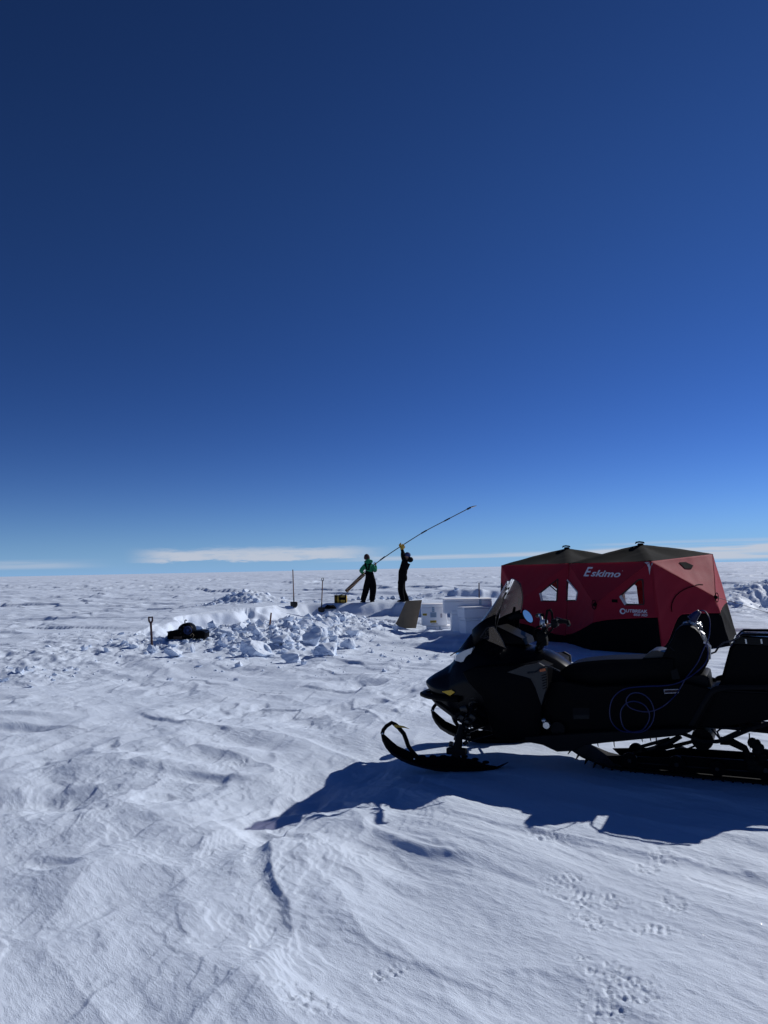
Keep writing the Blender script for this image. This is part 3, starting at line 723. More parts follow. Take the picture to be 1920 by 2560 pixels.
    for hp in (walls[0][2], walls[2][2], walls[1][2]):
        mb = MB(); nn = Vector((hp.x-5.5, hp.y-16.5, 0)).normalized()
        mb.tube([hp-nn*.01, hp+nn*.03], [.045, .03], 12)
        pts = [hp+nn*.03+Vector((0, 0, .09*math.sin(a)))+nn.cross(Vector((0,0,1)))*.045*math.cos(a) for a in [i*PI/6 for i in range(13)]]
        mb.tube(pts, .008, 6, cap=False); mb.build('hub_loop', M['skirt'], root)
    for i in (0, 1):
        h = hubs[i]; mb = MB(); mb.tube([h-Vector((0,0,.01)), h+Vector((0,0,.025))], [.07, .05], 12)
        mb.tube([h+U*a+V*(-.1)*a*2+Vector((0, 0, .02+.045*b)) for a, b in ((.10,0),(.09,.6),(.02,.8),(-.06,.5),(-.08,.1))], .016, 6)
        mb.build('roof_handle', M['skirt'], root)
    # rolled edge seams down the creases of the near walls
    for (wi, a, b, th) in ((0, walls[0][0], walls[0][2], 1), (0, walls[0][1], walls[0][2], 1), (2, walls[2][1], walls[2][2], 1), (2, walls[2][0], walls[2][2], 1)):
        f = surf[wi][3]
        tA = 0 if a is walls[wi][0] else 1
        mb = MB(); hb = (walls[wi][2].z-walls[wi][4].z)/(((walls[wi][0].z+walls[wi][1].z)/2)-walls[wi][4].z)
        mb.tube([f(tA+(.5-tA)*k/14, .995+(hb-.995)*k/14)+surf[wi][2]*.004 for k in range(15)], .006, 5); mb.build('pole_seam', M['red'], root)
    mb = MB(); f = surf[2][3]; mb.tube([f(.5+.30*math.sin(a)*.9+.1, .62+.26*math.cos(a)-.16)+surf[2][2]*.008 for a in [-.25+i*.17 for i in range(12)]], .008, 5); mb.build('door_zip', M['skirt'], root)
    return walls, P, W, L
TW = tent()
def cord(name, a, b, label, sag=.04, r=.004):
    a = Vector(a); b = Vector(b); mb = MB(); pts = [a+(b-a)*i/12-Vector((0,0,sag*math.sin(PI*i/12))) for i in range(13)]
    mb.tube(pts, r, 5); o = mb.build(name, M['cord'], None); tag(o, label, 'guy line'); return top(o, pts[-1])
hubE = TW[0][2][2]; g_ = atY(1915, 1578, 15.6)
pr_ = Vector((9.5, 15.9, 0)); pr_.z = hz(pr_.x, pr_.y)
cord('guy_line', hubE+Vector((.02,-.03,0)), pr_, 'thin dark cord running from the tent end down to the snow at the right edge', .02, .005)
hubL = TW[0][1][2]; pl_ = gpx(1130, 1572); 
cord('guy_line', hubL, (pl_.x, pl_.y, pl_.z), 'thin dark cord slanting down in front of the white foam boxes', .02, .006)
# ================================================================== foam boxes, boards
def foambox(px, py, w_, d_, h_, label, rz=0, z0=None, Y=None, group=None, chip=True):
    b = gpx(px, py) if z0 is None else atY(px, py, Y)
    base = Vector((b.x, b.y, b.z-.01 if z0 is None else z0))
    t = thing('foam_box', base, label, 'foam box', rz, group)
    lid = h_*.16; mb = MB(); mb.box((0, 0, (h_-lid)/2), (w_, d_, h_-lid-.006), bev=.012); mb.build('box_body', M['foam'], t, local=True)
    mb = MB(); mb.box((0, 0, h_-lid/2), (w_*1.0, d_*1.0, lid-.002), bev=.012); mb.build('lid', M['foam'], t, local=True)
    return t, base, w_, d_, h_
def sticker(t, d_, x, z, w_, h_, m, name='label', text=None, off=.004, rows_=0):
    mb = MB(); mb.box((x, -d_/2-off/2-.001, z), (w_, off, h_)); o = mb.build(name, M[m], t, local=True, smooth=0)
    mb = MB(); y = -d_/2-off-.003
    if text: lettering(mb, [(text, 0, 0, 1, 1, 0)], lambda u, v: Vector((x-w_*.42+w_*.84*u, y, z-h_*.3+h_*.6*v)))
    if text: mb.build('writing', M['ink'], o, local=True, smooth=0, fix=False)
    for k in range(rows_): mb = MB(); mb.box((x, y, z-h_*.35+h_*.7*k/max(1, rows_-1)), (w_*.8, .002, h_*.05)); mb.build('print_line', M['ink'], o, local=True, smooth=0)
    return o
YB = gpx(1085, 1569).y
b0 = foambox(1096, 1570, .58, .4, .10, 'flat white foam slab on the snow beneath the labelled foam box')
b1p = atY(1085.5, 1563, b0[1].y); 
b1 = foambox(1085.5, 1563, .60, .48, .52, 'white foam box with yellow labels and a blue tag, beside the plywood', 0, b0[1].z+.10, b0[1].y)
sticker(b1[0], .48, -.235, .27, .10, .05, 'label', text='A-152'); sticker(b1[0], .48, -.035, .10, .15, .055, 'label', text='ICE ONLY')
lp = sticker(b1[0], .48, -.03, .26, .15, .12, 'bluelabel', 'tag', rows_=4); sticker(b1[0], .48, -.03, .387, .06, .12, 'bluelabel', 'tag', rows_=3)
sticker(b1[0], .48, .16, .24, .045, .10, 'print', 'label', rows_=5); sticker(b1[0], .48, -.01, .045, .16, .02, 'print', 'label', text='DYE 41 A')
sticker(b0[0], .4, .02, .05, .04, .06, 'bluelabel', 'tag', rows_=2)
c0 = foambox(1150, 1576, .40, .5, .50, 'white foam box standing behind the front pair, carrying the long slab', 0)
Yc = c0[1].y+.05; zA = atY(1168, 1533, Yc-.25).z; zB = atY(1168, 1497, Yc-.25).z
c1 = foambox(1168, 1530, 1.10, .5, zB-zA, 'long white foam slab laid across the top of the stack', 0, zA, Yc)
f0 = foambox(1192, 1581, .72, .5, .36, 'white foam box at the bottom of the front pair', R(14))
zT = atY(1180, 1517, f0[1].y-.2).z
f1 = foambox(1190, 1545, .74, .50, zT-f0[1].z-.36, 'white foam box set on top of the front pair', R(14), f0[1].z+.36, f0[1].y)
sticker(c1[0], .5, .28, .25, .06, .12, 'bluelabel', 'tag', rows_=3)
def board(name, quadp, Yb, Yt, th, m, label, mt):
    P_ = [atY(*quadp[0], Yb), atY(*quadp[1], Yb), atY(*quadp[2], Yt), atY(*quadp[3], Yt)]
    mb = MB(); n = (P_[1]-P_[0]).cross(P_[3]-P_[0]).normalized(); mb.prism(P_, n*-th); o = mb.build(name, M[mt], None, smooth=0); tag(o, label, 'board'); return top(o, P_[0])
yb = gpx(1012, 1571).y
board('plywood_sheet', [(985,1571),(1040,1570),(1055,1500),(1015,1502)], yb, yb+.25, .018, 0, 'weathered brown plywood sheet leaning upright in front of the boxes', 'ply')
board('wood_plank', [(982,1572),(990,1571),(1008,1531),(1004,1530)], yb+.03, yb+.22, .03, 0, 'narrow dark wood plank leaning just left of the plywood sheet', 'plyd')
# ================================================================== shovels and stakes
def shovel(base, topp, r, label, dgrip=True, blade=True, m='wood', bl=.22, bw=.17, name='shovel'):
    base = Vector(base); topp = Vector(topp); ax = (topp-base).normalized()
    t = thing(name, base, label, 'shovel' if name == 'shovel' else 'stake')
    st = base+ax*(bl if blade else -.25)
    mb = MB(); mb.tube([st, topp], [r, r*.9], 8); mb.build('shaft', M[m], t)
    sx = Vector((1, 0, 0)); sy = ax.cross(sx).normalized()
    if dgrip:
        mb = MB(); g = topp
        mb.tube([g-ax*.02, g+sx*.032+ax*.03, g+sx*.036+ax*.10, g-sx*.036+ax*.10, g-sx*.032+ax*.03, g-ax*.02], r*.8, 6); mb.build('grip', M['dsteel' if m != 'rwood' else m], t)
    if blade:
        mb = MB(); rings = []
        for k in range(6):
            q = k/5; w_ = bw/2*(1 if q < .7 else 1-.35*(q-.7)/.3)*(.75+.25*min(1, (1-q)*3)); 
            rings.append([base+ax*(bl*(1-q)*1.0-.03)+sx*w_*u+sy*(.035*(u*u)-.02) for u in (-1,-.5,0,.5,1)])
        mb.loft(rings, closed=False, cap=False); o = mb.build('blade', M['dsteel'], t); md = o.modifiers.new('t', 'SOLIDIFY'); md.thickness = .006
        mb = MB(); mb.tube([base+ax*(bl*.55)-sy*.01, st+ax*.12], [r*.9, r*1.25], 8); mb.build('socket', M['dsteel'], t)
    return t
p = gpx(736, 1512); YR = 29.0
a = atY(735, 1511, 27.9); shovel((a.x, a.y, hz(a.x, a.y)+.02), atY(732, 1424, 27.9), .02, 'long straight-handled shovel standing at the pit edge under the cloud bank', dgrip=False, bw=.26, bl=.22)
a = atY(803, 1506, 28.3); shovel((a.x, a.y, hz(a.x, a.y)+.0), atY(806.5, 1452, 28.3), .02, 'short shovel with a looped grip standing left of the yellow bag', bw=.24, bl=.2)
b_ = gpx(380, 1618); shovel(b_, atY(377, 1556, b_.y), .024, 'reddish shovel handle sticking out of the rubble left of the black gear', blade=False, m='rwood')
b_ = gpx(674, 1568); shovel(b_, atY(678, 1532, b_.y), .02, 'thin wooden handle rising from the rubble in the middle of the pit', blade=False, dgrip=False, m='wood', name='stake')
yy = 34.5; a = atY(1198, 1496, yy); shovel((a.x, a.y, hz(a.x, a.y)), atY(1197.5, 1457, yy), .028, 'reddish upright pole standing beyond the foam boxes', blade=False, dgrip=False, m='rwood', name='stake')
# ================================================================== black gear case with its reel
def gear():
    c = gpx(463, 1598); c.z -= .02; Y = c.y
    t = thing('gear_case', c, 'black open case with a big cable reel sitting in the pit rubble', 'equipment case')
    s = Y/CF
    Q = lambda x, y, dy=0: atY(400+x/10.37, 1530+y/10.37, Y+dy)
    def bar(pts, m, name, d=.35, off=0, bev=.012):
        mb = MB(); mb.prism([Q(x, y, off) for x, y in pts], (0, d, 0), bev=bev); return mb.build(name, M[m], t)
    bar([(195,540),(330,480),(490,470),(560,520),(560,700),(180,700)], 'black', 'case_half', .42, -.1)
    bar([(780,510),(1000,485),(1120,495),(1165,535),(1155,700),(780,700)], 'black', 'case_half', .42, -.08)
    bar([(500,560),(860,560),(880,700),(480,700)], 'black', 'base', .3, -.14)
    bar([(170,512),(210,512),(215,545),(180,530)], 'dsteel', 'latch', .3, -.05, 0); bar([(1150,520),(1195,532),(1160,548)], 'dsteel', 'latch', .3, -.05, 0)
    bar([(345,635),(570,638),(560,720),(350,715)], 'plyd', 'name_plate', .01, -.16, 0)
    mb = MB(); ce = Q(695, 490); r = 205/10.37*s
    mb.tube([ce+Vector((0, -.12, 0)), ce+Vector((0, -.10, 0)), ce+Vector((0, .16, 0)), ce+Vector((0, .18, 0))], [r*.93, r, r, r*.93], 28); dr = mb.build('drum', M['black'], t)
    mb = MB()
    for k in range(7):
        a = 2*PI*k/7; q = ce+Vector((math.cos(a)*r*.62, -.125, math.sin(a)*r*.62)); mb = MB(); mb.ell(q, .02, 8, 6); mb.build('bolt', M['dsteel'], dr)
    mb = MB(); c2 = Q(770, 455)+Vector((0, -.15, 0))
    for rr, o_ in ((.080,0),(.068,.006),(.055,.01),(.04,.012)): mb.tube([c2+Vector((rr*math.cos(a), o_*2-.01*math.sin(a*2), rr*math.sin(a))) for a in [2*PI*i/20 for i in range(21)]], .006, 5, cap=False)
    mb.tube([c2+Vector((0,.0,0)), c2+Vector((0,.05,0))], .03, 10); mb.build('hose_coil', M['navy'], t)
    mb = MB(); mb.tube([Q(645, 310), Q(645, 225), Q(660, 208), Q(695, 218)], .012, 8); mb.build('handle', M['dsteel'], t)
    mb = MB(); mb.tube([Q(720, 292), Q(790, 282), Q(860, 310), Q(910, 350), Q(915, 400), Q(880, 430)], .005, 6); mb.build('wire', M['ply'], t); mb = MB(); mb.tube([Q(780, 620,-.15), Q(840, 560,-.17), Q(880, 600,-.17), Q(850, 660,-.16)], .006, 6); mb.build('wire', M['ply'], t)
gear()
# ================================================================== yellow bag and small black bag by the people
def bags():
    Y = 28.9; Q = lambda x, y: atY(820+x/4.1475, 1240+y/4.1475, Y)
    b = Q(130, 1098); b.z = hz(b.x, b.y); t = thing('duffel_bag', b, 'yellow and black barrel bag lying on the snow left of the people', 'bag')
    l, r_ = Q(68, 1070), Q(198, 1065); rad = .155; z = b.z+rad*.93; n = 14
    mb = MB(); xs = [l.x, l.x+.02, l.x+.12, (l.x+r_.x)/2, r_.x-.12, r_.x-.02, r_.x]
    mb.loft([[Vector((x, Y+math.cos(2*PI*j/n)*rad*k_, z+math.sin(2*PI*j/n)*rad*k_*(1 if math.sin(2*PI*j/n) > 0 else .95))) for j in range(n)] for x, k_ in zip(xs, (.75,.95,1,1.03,1,.95,.75))]); body = mb.build('bag_body', M['yellow'], t)
    for q in (.0, .12, .40, .85):
        mb = MB(); x = l.x+(r_.x-l.x)*q+.02; mb.tube([Vector((x, Y+math.cos(a)*(rad*1.04), z+math.sin(a)*rad*1.04)) for a in [2*PI*i/20 for i in range(21)]], .022, 6, flat=.3, cap=False); mb.build('strap', M['bib'], t)
    mb = MB(); mb.box(((l.x*.38+r_.x*.62), Y-rad*.99, z+.02), (.24, .04, .10), bev=.02); mb.build('pocket', M['bib'], t)
    mb = MB(); mb.tube([Vector((l.x+.25+.28*i/8, Y, z+rad+.05*math.sin(PI*i/8))) for i in range(9)], .014, 6); mb.build('carry_handle', M['bib'], t)
    Q2 = atY(697+130, 1503, 28.6); x0 = atY(824, 1506, 28.5); z0 = hz(x0.x, x0.y)
    mb = MB(); n = 12; rings = []
    for k in range(9):
        q = k/8; x = x0.x-.2+.44*q; hh = .03+.13*math.sin(PI*q)**.7*(1+.25*math.sin(9*q)); rings.append([Vector((x, x0.y+math.cos(2*PI*j/n)*(.05+.13*math.sin(PI*q)), z0+hh*.5+math.sin(2*PI*j/n)*hh*.5)) for j in range(n)])
    mb.loft(rings); o = mb.build('cloth_bundle', M['bib'], None); tag(o, 'small crumpled black bundle on the snow between the looped shovel and the yellow bag', 'bundle'); top(o, (x0.x, x0.y, z0))
bags()
# ================================================================== the two people
def skin_mesh(name, nodes, edges, mt, parent, rootn=0, sub=2, inset=0.0, colr=None):
    """nodes: {key: (world point, radius or (rx, ry))}"""
    keys = list(nodes); idx = {k: i for i, k in enumerate(keys)}
    me = bpy.data.meshes.new(name); me.from_pydata([tuple(nodes[k][0]) for k in keys], [(idx[a], idx[b]) for a, b in edges], [])
    o = bpy.data.objects.new(name, me); col.objects.link(o)
    o.modifiers.new('skin', 'SKIN'); o.modifiers['skin'].use_smooth_shade = True; o.modifiers['skin'].branch_smoothing = .4
    sv = me.skin_vertices[0].data
    for k in keys:
        r = nodes[k][1]; r = (r, r) if not isinstance(r, tuple) else r
        sv[idx[k]].radius = (r[0]+inset, r[1]+inset); sv[idx[k]].use_root = (k == (rootn or keys[0]))
    s_ = o.modifiers.new('sub', 'SUBSURF'); s_.levels = sub; s_.render_levels = sub
    dg = bpy.context.evaluated_depsgraph_get(); m2 = bpy.data.meshes.new_from_object(o.evaluated_get(dg)); col.objects.unlink(o); bpy.data.objects.remove(o)
    if parent is not None: m2.transform(FR[parent.name].inverted())
    m2.materials.clear(); m2.materials.append(mt)
    for p in m2.polygons: p.material_index = 0; p.use_smooth = True
    return link(bpy.data.objects.new(name, m2), parent)
def hand(mb, wrist, dirn, palmn, curl, s_=1.0, side=1):
    """glove or hand: palm plus five unequal curled fingers"""
    d = dirn.normalized(); n = palmn.normalized(); n = (n-d*n.dot(d)).normalized(); sd_ = d.cross(n).normalized()*side
    rings = []
    for q, w_, h_ in ((-.01,.028,.022),(.02,.034,.018),(.05,.043,.018),(.085,.044,.016),(.095,.040,.012)):
        rings.append([wrist+d*q*s_+sd_*math.cos(a)*w_*s_+n*math.sin(a)*h_*s_ for a in [2*PI*i/10 for i in range(10)]])
    mb.loft(rings)
    for k, (off, ln) in enumerate(((-.032,.070),(-.011,.080),(.011,.075),(.031,.058))):
        p = wrist+d*.088*s_+sd_*off*s_; pts = [p]; dd = d.copy()
        for j in range(3):
            a = curl*(1+.15*k); dd = (dd*math.cos(a)+n*math.sin(a)).normalized(); nn = (n*math.cos(a)-d*math.sin(a)) if j == 0 else n
            p = p+dd*ln*s_*(.42,.32,.26)[j]; pts.append(p.copy())
        mb.tube(pts, [.0105*s_, .010*s_, .009*s_, .007*s_], 7)
    p = wrist+d*.025*s_-sd_*.033*s_
    mb.tube([p, p-sd_*.028*s_+d*.022*s_+n*.01*s_, p-sd_*.034*s_+d*.05*s_+n*.028*s_, p-sd_*.02*s_+d*.07*s_+n*.04*s_], [.014*s_, .012*s_, .0105*s_, .008*s_], 7)
def head(mb, c, r, face):
    f = face.normalized(); up = Vector((0, 0, 1)); sx = f.cross(up).normalized(); up = sx.cross(f).normalized()
    n, m = 20, 14; vs = []; fs = []
    for i in range(m+1):
        th = PI*i/m
        for j in range(n):
            a = 2*PI*j/n; x = math.sin(th)*math.cos(a); y = math.sin(th)*math.sin(a); z = math.cos(th)
            w_ = 1-.22*max(0, -z); k = .98
            px_ = x*k*w_*(1.08 if x > 0 else 1.02); nose = math.exp(-((y/.14)**2+((z+.12)/.22)**2))*(.22 if x > 0 else 0)
            eye = sum(math.exp(-(((y-s_*.36)/.16)**2+((z-.06)/.12)**2)) for s_ in (-1, 1))*(.08 if x > 0 else 0)
            mouth = math.exp(-((y/.3)**2+((z+.52)/.06)**2))*(.05 if x > 0 else 0)
            vs.append(c+f*(px_+nose-eye-mouth)*r+sx*y*.8*w_*r+up*z*1.22*r)
    for i in range(m):
        for j in range(n): fs.append((i*n+j, (i+1)*n+j, (i+1)*n+(j+1) % n, i*n+(j+1) % n))
    mb.add(vs, fs)
    for s_ in (-1, 1): mb.ell(c+sx*s_*.80*r-f*.05*r-up*.05*r, (.1*r*2, .1*r, .2*r*1.3), 8, 6)
PY = 29.0
def Q(x, y, dy=0): return atY(870+x/8.295, 1360+y/8.295, PY+dy)
def Q4(x, y, dy=0): return atY(820+x/4.1475, 1240+y/4.1475, PY+dy)
for q in ((300,1200),(495,1200),(1110,1165),(1230,1165)):
    pass
def boots(t, specs):
    for (a, toe, gz_) in specs:
        mb = MB(); d = toe; r = []
        for q, w_, h_ in ((-.10,.045,.05),(-.07,.055,.11),(0,.055,.13),(.06,.055,.10),(.13,.055,.065),(.18,.045,.045),(.20,.03,.03)):
            sx = d.cross(Vector((0,0,1))).normalized(); c = Vector((a.x, a.y, gz_))+d*q
            r.append([c+sx*w_*math.cos(2*PI*j/10)+Vector((0,0,h_*(1+math.sin(2*PI*j/10))/2*1.0)) for j in range(10)])
        mb.loft(r); mb.build('boot', M['rubber'], t)
def person_a():
    gl = Q(310, 1205, -.05); gr = Q(500, 1205, .05)
    zb = (hz(gl.x, gl.y)+hz(gr.x, gr.y))/2
    t = thing('person', (Q(400,1205).x, PY, zb), 'person in green hooded top, black bib overalls and dark knit hat, seen from behind', 'person')
    fwd = Vector((-.25, .97, 0))
    J = dict(pel=Q(462,735), chest=Q(425,520), up=Q(420,440), neck=Q(408,385,.03), lsh=Q(352,450,.02), rsh=Q(500,452,.04), lel=Q(262,560,.04), lwr=Q(310,600,.20), rel=Q(568,570,.05), rwr=Q(572,445,.22),
        lhip=Q(415,760), rhip=Q(515,760), lkn=Q(368,970,.06), rkn=Q(520,970,.04), lan=Q(318,1165,-.04), ran=Q(497,1165,.05))
    J['lan'].z = max(J['lan'].z, zb+.09); J['ran'].z = max(J['ran'].z, zb+.09)
    E = [('pel','chest'),('chest','up'),('up','neck'),('up','lsh'),('up','rsh'),('lsh','lel'),('lel','lwr'),('rsh','rel'),('rel','rwr'),('pel','lhip'),('pel','rhip'),('lhip','lkn'),('lkn','lan'),('rhip','rkn'),('rkn','ran')]
    rad = dict(pel=.13, chest=.13, up=.11, neck=.055, lsh=.06, rsh=.06, lel=.042, rel=.042, lwr=.028, rwr=.028, lhip=.095, rhip=.095, lkn=.065, rkn=.065, lan=.045, ran=.045)
    hc = Q(392, 305, .05); J2 = dict(J); J2['hd'] = hc-Vector((0,0,.05)); rad['hd'] = .07
    body = skin_mesh('body', {k: (J2[k], rad[k]) for k in J2}, E+[('neck','hd')], M['skin'], t)
    mb = MB(); head(mb, hc, .098, fwd+Vector((-.3,0,.1))); mb.build('head', M['skin'], t)
    mb = MB(); hand(mb, J['lwr'], Vector((.9,.5,-.35)), Vector((.2,-.8,.6)), .75, 1.05); mb.build('glove', M['bib'], t)
    mb = MB(); hand(mb, J['rwr'], Vector((0,.15,1)), Vector((-.5,.8,0)), .75, 1.05, -1); mb.build('hand', M['skin'], t)
    r2 = dict(up=.15, chest=.16, pel=.12, neck=.10, lsh=.105, rsh=.105, lel=.085, rel=.085, lwr=.055, rwr=.055, w=.15)
    J3 = {k: J[k] for k in ('chest','up','neck','lsh','rsh','lel','rel','lwr','rwr')}; J3['w'] = Q(450,620)
    skin_mesh('hooded_top', {k: (J3[k], r2[k]) for k in J3}, [('w','chest'),('chest','up'),('up','neck'),('up','lsh'),('up','rsh'),('lsh','lel'),('lel','lwr'),('rsh','rel'),('rel','rwr')], M['green'], t, 'chest')
    # hood bunched round the neck
    mb = MB(); mb.ell(Q(425,350,-.04), (.105,.11,.075), 14, 10, Matrix.Rotation(.25, 3, 'Y')); mb.tube([Q(425,368)+Vector((math.cos(a)*.125, math.sin(a)*.115, .02*math.cos(a*2)-.02)) for a in [2*PI*i/18 for i in range(19)]], .042, 8, cap=False)
    mb.ell(Q(470,360,-.07), (.085,.08,.065)); mb.build('hood', M['green'], t)
    J4 = dict(bb=Q(420,500,-.01), w=Q(450,610,-.01), pel=Q(465,740), lhip=Q(405,800), rhip=Q(520,800), lkn=Q(370,970,.06), rkn=Q(520,970,.04), lan=Q(318,1140,-.04), ran=Q(500,1140,.05), lc=Q(310,1185,-.04), rc=Q(498,1185,.05))
    r4 = dict(bb=(.11,.17), w=(.17,.17), pel=.20, lhip=.15, rhip=.15, lkn=.13, rkn=.135, lan=.115, ran=.115, lc=.11, rc=.11)
    bib = skin_mesh('bib_overalls', {k: (J4[k], r4[k]) for k in J4}, [('pel','w'),('w','bb'),('pel','lhip'),('pel','rhip'),('lhip','lkn'),('lkn','lan'),('lan','lc'),('rhip','rkn'),('rkn','ran'),('ran','rc')], M['bib'], t, 'pel')
    mb = MB()
    for a, b, c in (((352,400),(365,450),(400,540)), ((480,395),(440,440),(430,540))):
        mb.tube([Q(a[0],a[1],-.10), Q(b[0],b[1],-.155), Q(c[0],c[1],-.16)], .026, 6, flat=1.3)
    mb.build('shoulder_strap', M['bib'], bib)
    mb = MB(); n = 16; rings = []
    for z_, r_ in ((-.04,.108),(.0,.112),(.04,.112),(.09,.100),(.13,.075),(.155,.04),(.165,.005)):
        rings.append([hc+Vector((-.0+z_*-.05, 0, .02+z_))+Vector((math.cos(2*PI*j/n)*r_, math.sin(2*PI*j/n)*r_*1.1, 0)) for j in range(n)])
    mb.loft(rings); mb.build('knit_hat', M['maroon'], t)
    boots(t, [(J['lan'], Vector((-.5,.85,0)).normalized(), zb), (J['ran'], Vector((.3,.95,0)).normalized(), zb)])
def person_b():
    f_ = Q(1165, 1170); zb = hz(f_.x, f_.y); t = thing('person', (f_.x, PY, zb), 'person in black overalls and dark jacket with both arms raised to the pole, yellow gloves', 'person')
    left = Vector((-1, .12, 0))
    J = dict(pel=Q(1115,740), waist=Q(1125,620), chest=Q(1165,470), up=Q(1195,400), neck=Q(1225,335), lsh=Q(1180,385,-.13), rsh=Q(1195,385,.13), lel=Q(1128,235,-.10), lwr=Q(1132,105,-.03), rel=Q(1170,250,.12), rwr=Q(1105,85,.10),
        lhip=Q(1110,790,-.07), rhip=Q(1115,790,.07), lkn=Q(1085,940,-.08), rkn=Q(1120,950,.08), lan=Q(1130,1140,-.08), ran=Q(1215,1140,.09))
    J['lan'].z = max(J['lan'].z, zb+.09); J['ran'].z = max(J['ran'].z, zb+.09)
    rad = dict(pel=.13, waist=.12, chest=.125, up=.10, neck=.055, lsh=.058, rsh=.058, lel=.042, rel=.042, lwr=.028, rwr=.028, lhip=.09, rhip=.09, lkn=.065, rkn=.065, lan=.045, ran=.045, hd=.07)
    hc = Q(1232, 240); J2 = dict(J); J2['hd'] = hc-Vector((0,0,.05))
    E = [('pel','waist'),('waist','chest'),('chest','up'),('up','neck'),('neck','hd'),('up','lsh'),('up','rsh'),('lsh','lel'),('lel','lwr'),('rsh','rel'),('rel','rwr'),('pel','lhip'),('pel','rhip'),('lhip','lkn'),('lkn','lan'),('rhip','rkn'),('rkn','ran')]
    skin_mesh('body', {k: (J2[k], rad[k]) for k in J2}, E, M['skin'], t)
    mb = MB(); head(mb, hc, .098, left+Vector((0,0,.45))); mb.build('head', M['skin'], t)
    for wr, dr, nn, sd_ in (('lwr', Vector((.12,0,1)), Vector((-.3,.9,0)), 1), ('rwr', Vector((-.4,0,1)), Vector((.5,-.9,0)), -1)):
        mb = MB(); hand(mb, J[wr], dr, nn, .5, 1.35, sd_); mb.tube([J[wr]-dr.normalized()*.05, J[wr]+dr.normalized()*.03], [.052, .045], 10); mb.build('glove', M['yellow'], t)
    r3 = dict(chest=(.17,.19), up=.145, neck=.09, lsh=.10, rsh=.10, lel=.078, rel=.078, lwr=.055, rwr=.055, waist=.17)
    skin_mesh('jacket', {k: (J[k], r3[k]) for k in r3}, [('waist','chest'),('chest','up'),('up','neck'),('up','lsh'),('up','rsh'),('lsh','lel'),('lel','lwr'),('rsh','rel'),('rel','rwr')], M['bib'], t, 'chest')
    mb = MB(); mb.ell(Q(1290,325), (.115,.125,.105), 14, 10); mb.tube([Q(1235,345)+Vector((math.cos(a)*.10, math.sin(a)*.11, .02*math.cos(a))) for a in [2*PI*i/16 for i in range(17)]], .04, 8, cap=False); mb.build('hood', M['bib'], t)
    J4 = dict(bb=Q(1160,480), w=Q(1128,610), pel=Q(1115,740), lhip=Q(1105,810,-.06), rhip=Q(1118,810,.07), lkn=Q(1085,940,-.07), rkn=Q(1122,950,.08), lan=Q(1128,1120,-.08), ran=Q(1208,1120,.09), lc=Q(1132,1160,-.08), rc=Q(1218,1160,.09))
    r4 = dict(bb=.20, w=.20, pel=.20, lhip=.14, rhip=.145, lkn=.12, rkn=.125, lan=.10, ran=.10, lc=.10, rc=.10)
    bib = skin_mesh('bib_overalls', {k: (J4[k], r4[k]) for k in J4}, [('pel','w'),('w','bb'),('pel','lhip'),('pel','rhip'),('lhip','lkn'),('lkn','lan'),('lan','lc'),('rhip','rkn'),('rkn','ran'),('ran','rc')], M['bib'], t, 'pel')
    mb = MB(); mb.ell(Q(1200,700), (.055,.12,.13), 10, 8); mb.build('hip_pocket', M['bib'], bib)
    mb = MB(); n = 16; rings = []
    tl = Matrix.Rotation(.35, 3, 'Y')
    for z_, r_ in ((-.03,.112),(.01,.118),(.05,.116),(.09,.095),(.12,.06),(.13,.01)):
        rings.append([hc+tl @ Vector((math.cos(2*PI*j/n)*r_, math.sin(2*PI*j/n)*r_, .0+z_)) for j in range(n)])
    mb.loft(rings); mb.build('knit_hat', M['navy'], t)
    boots(t, [(J['lan'], Vector((-1,.0,0)), zb), (J['ran'], Vector((-.95,.3,0)).normalized(), zb)])
person_a(); person_b()
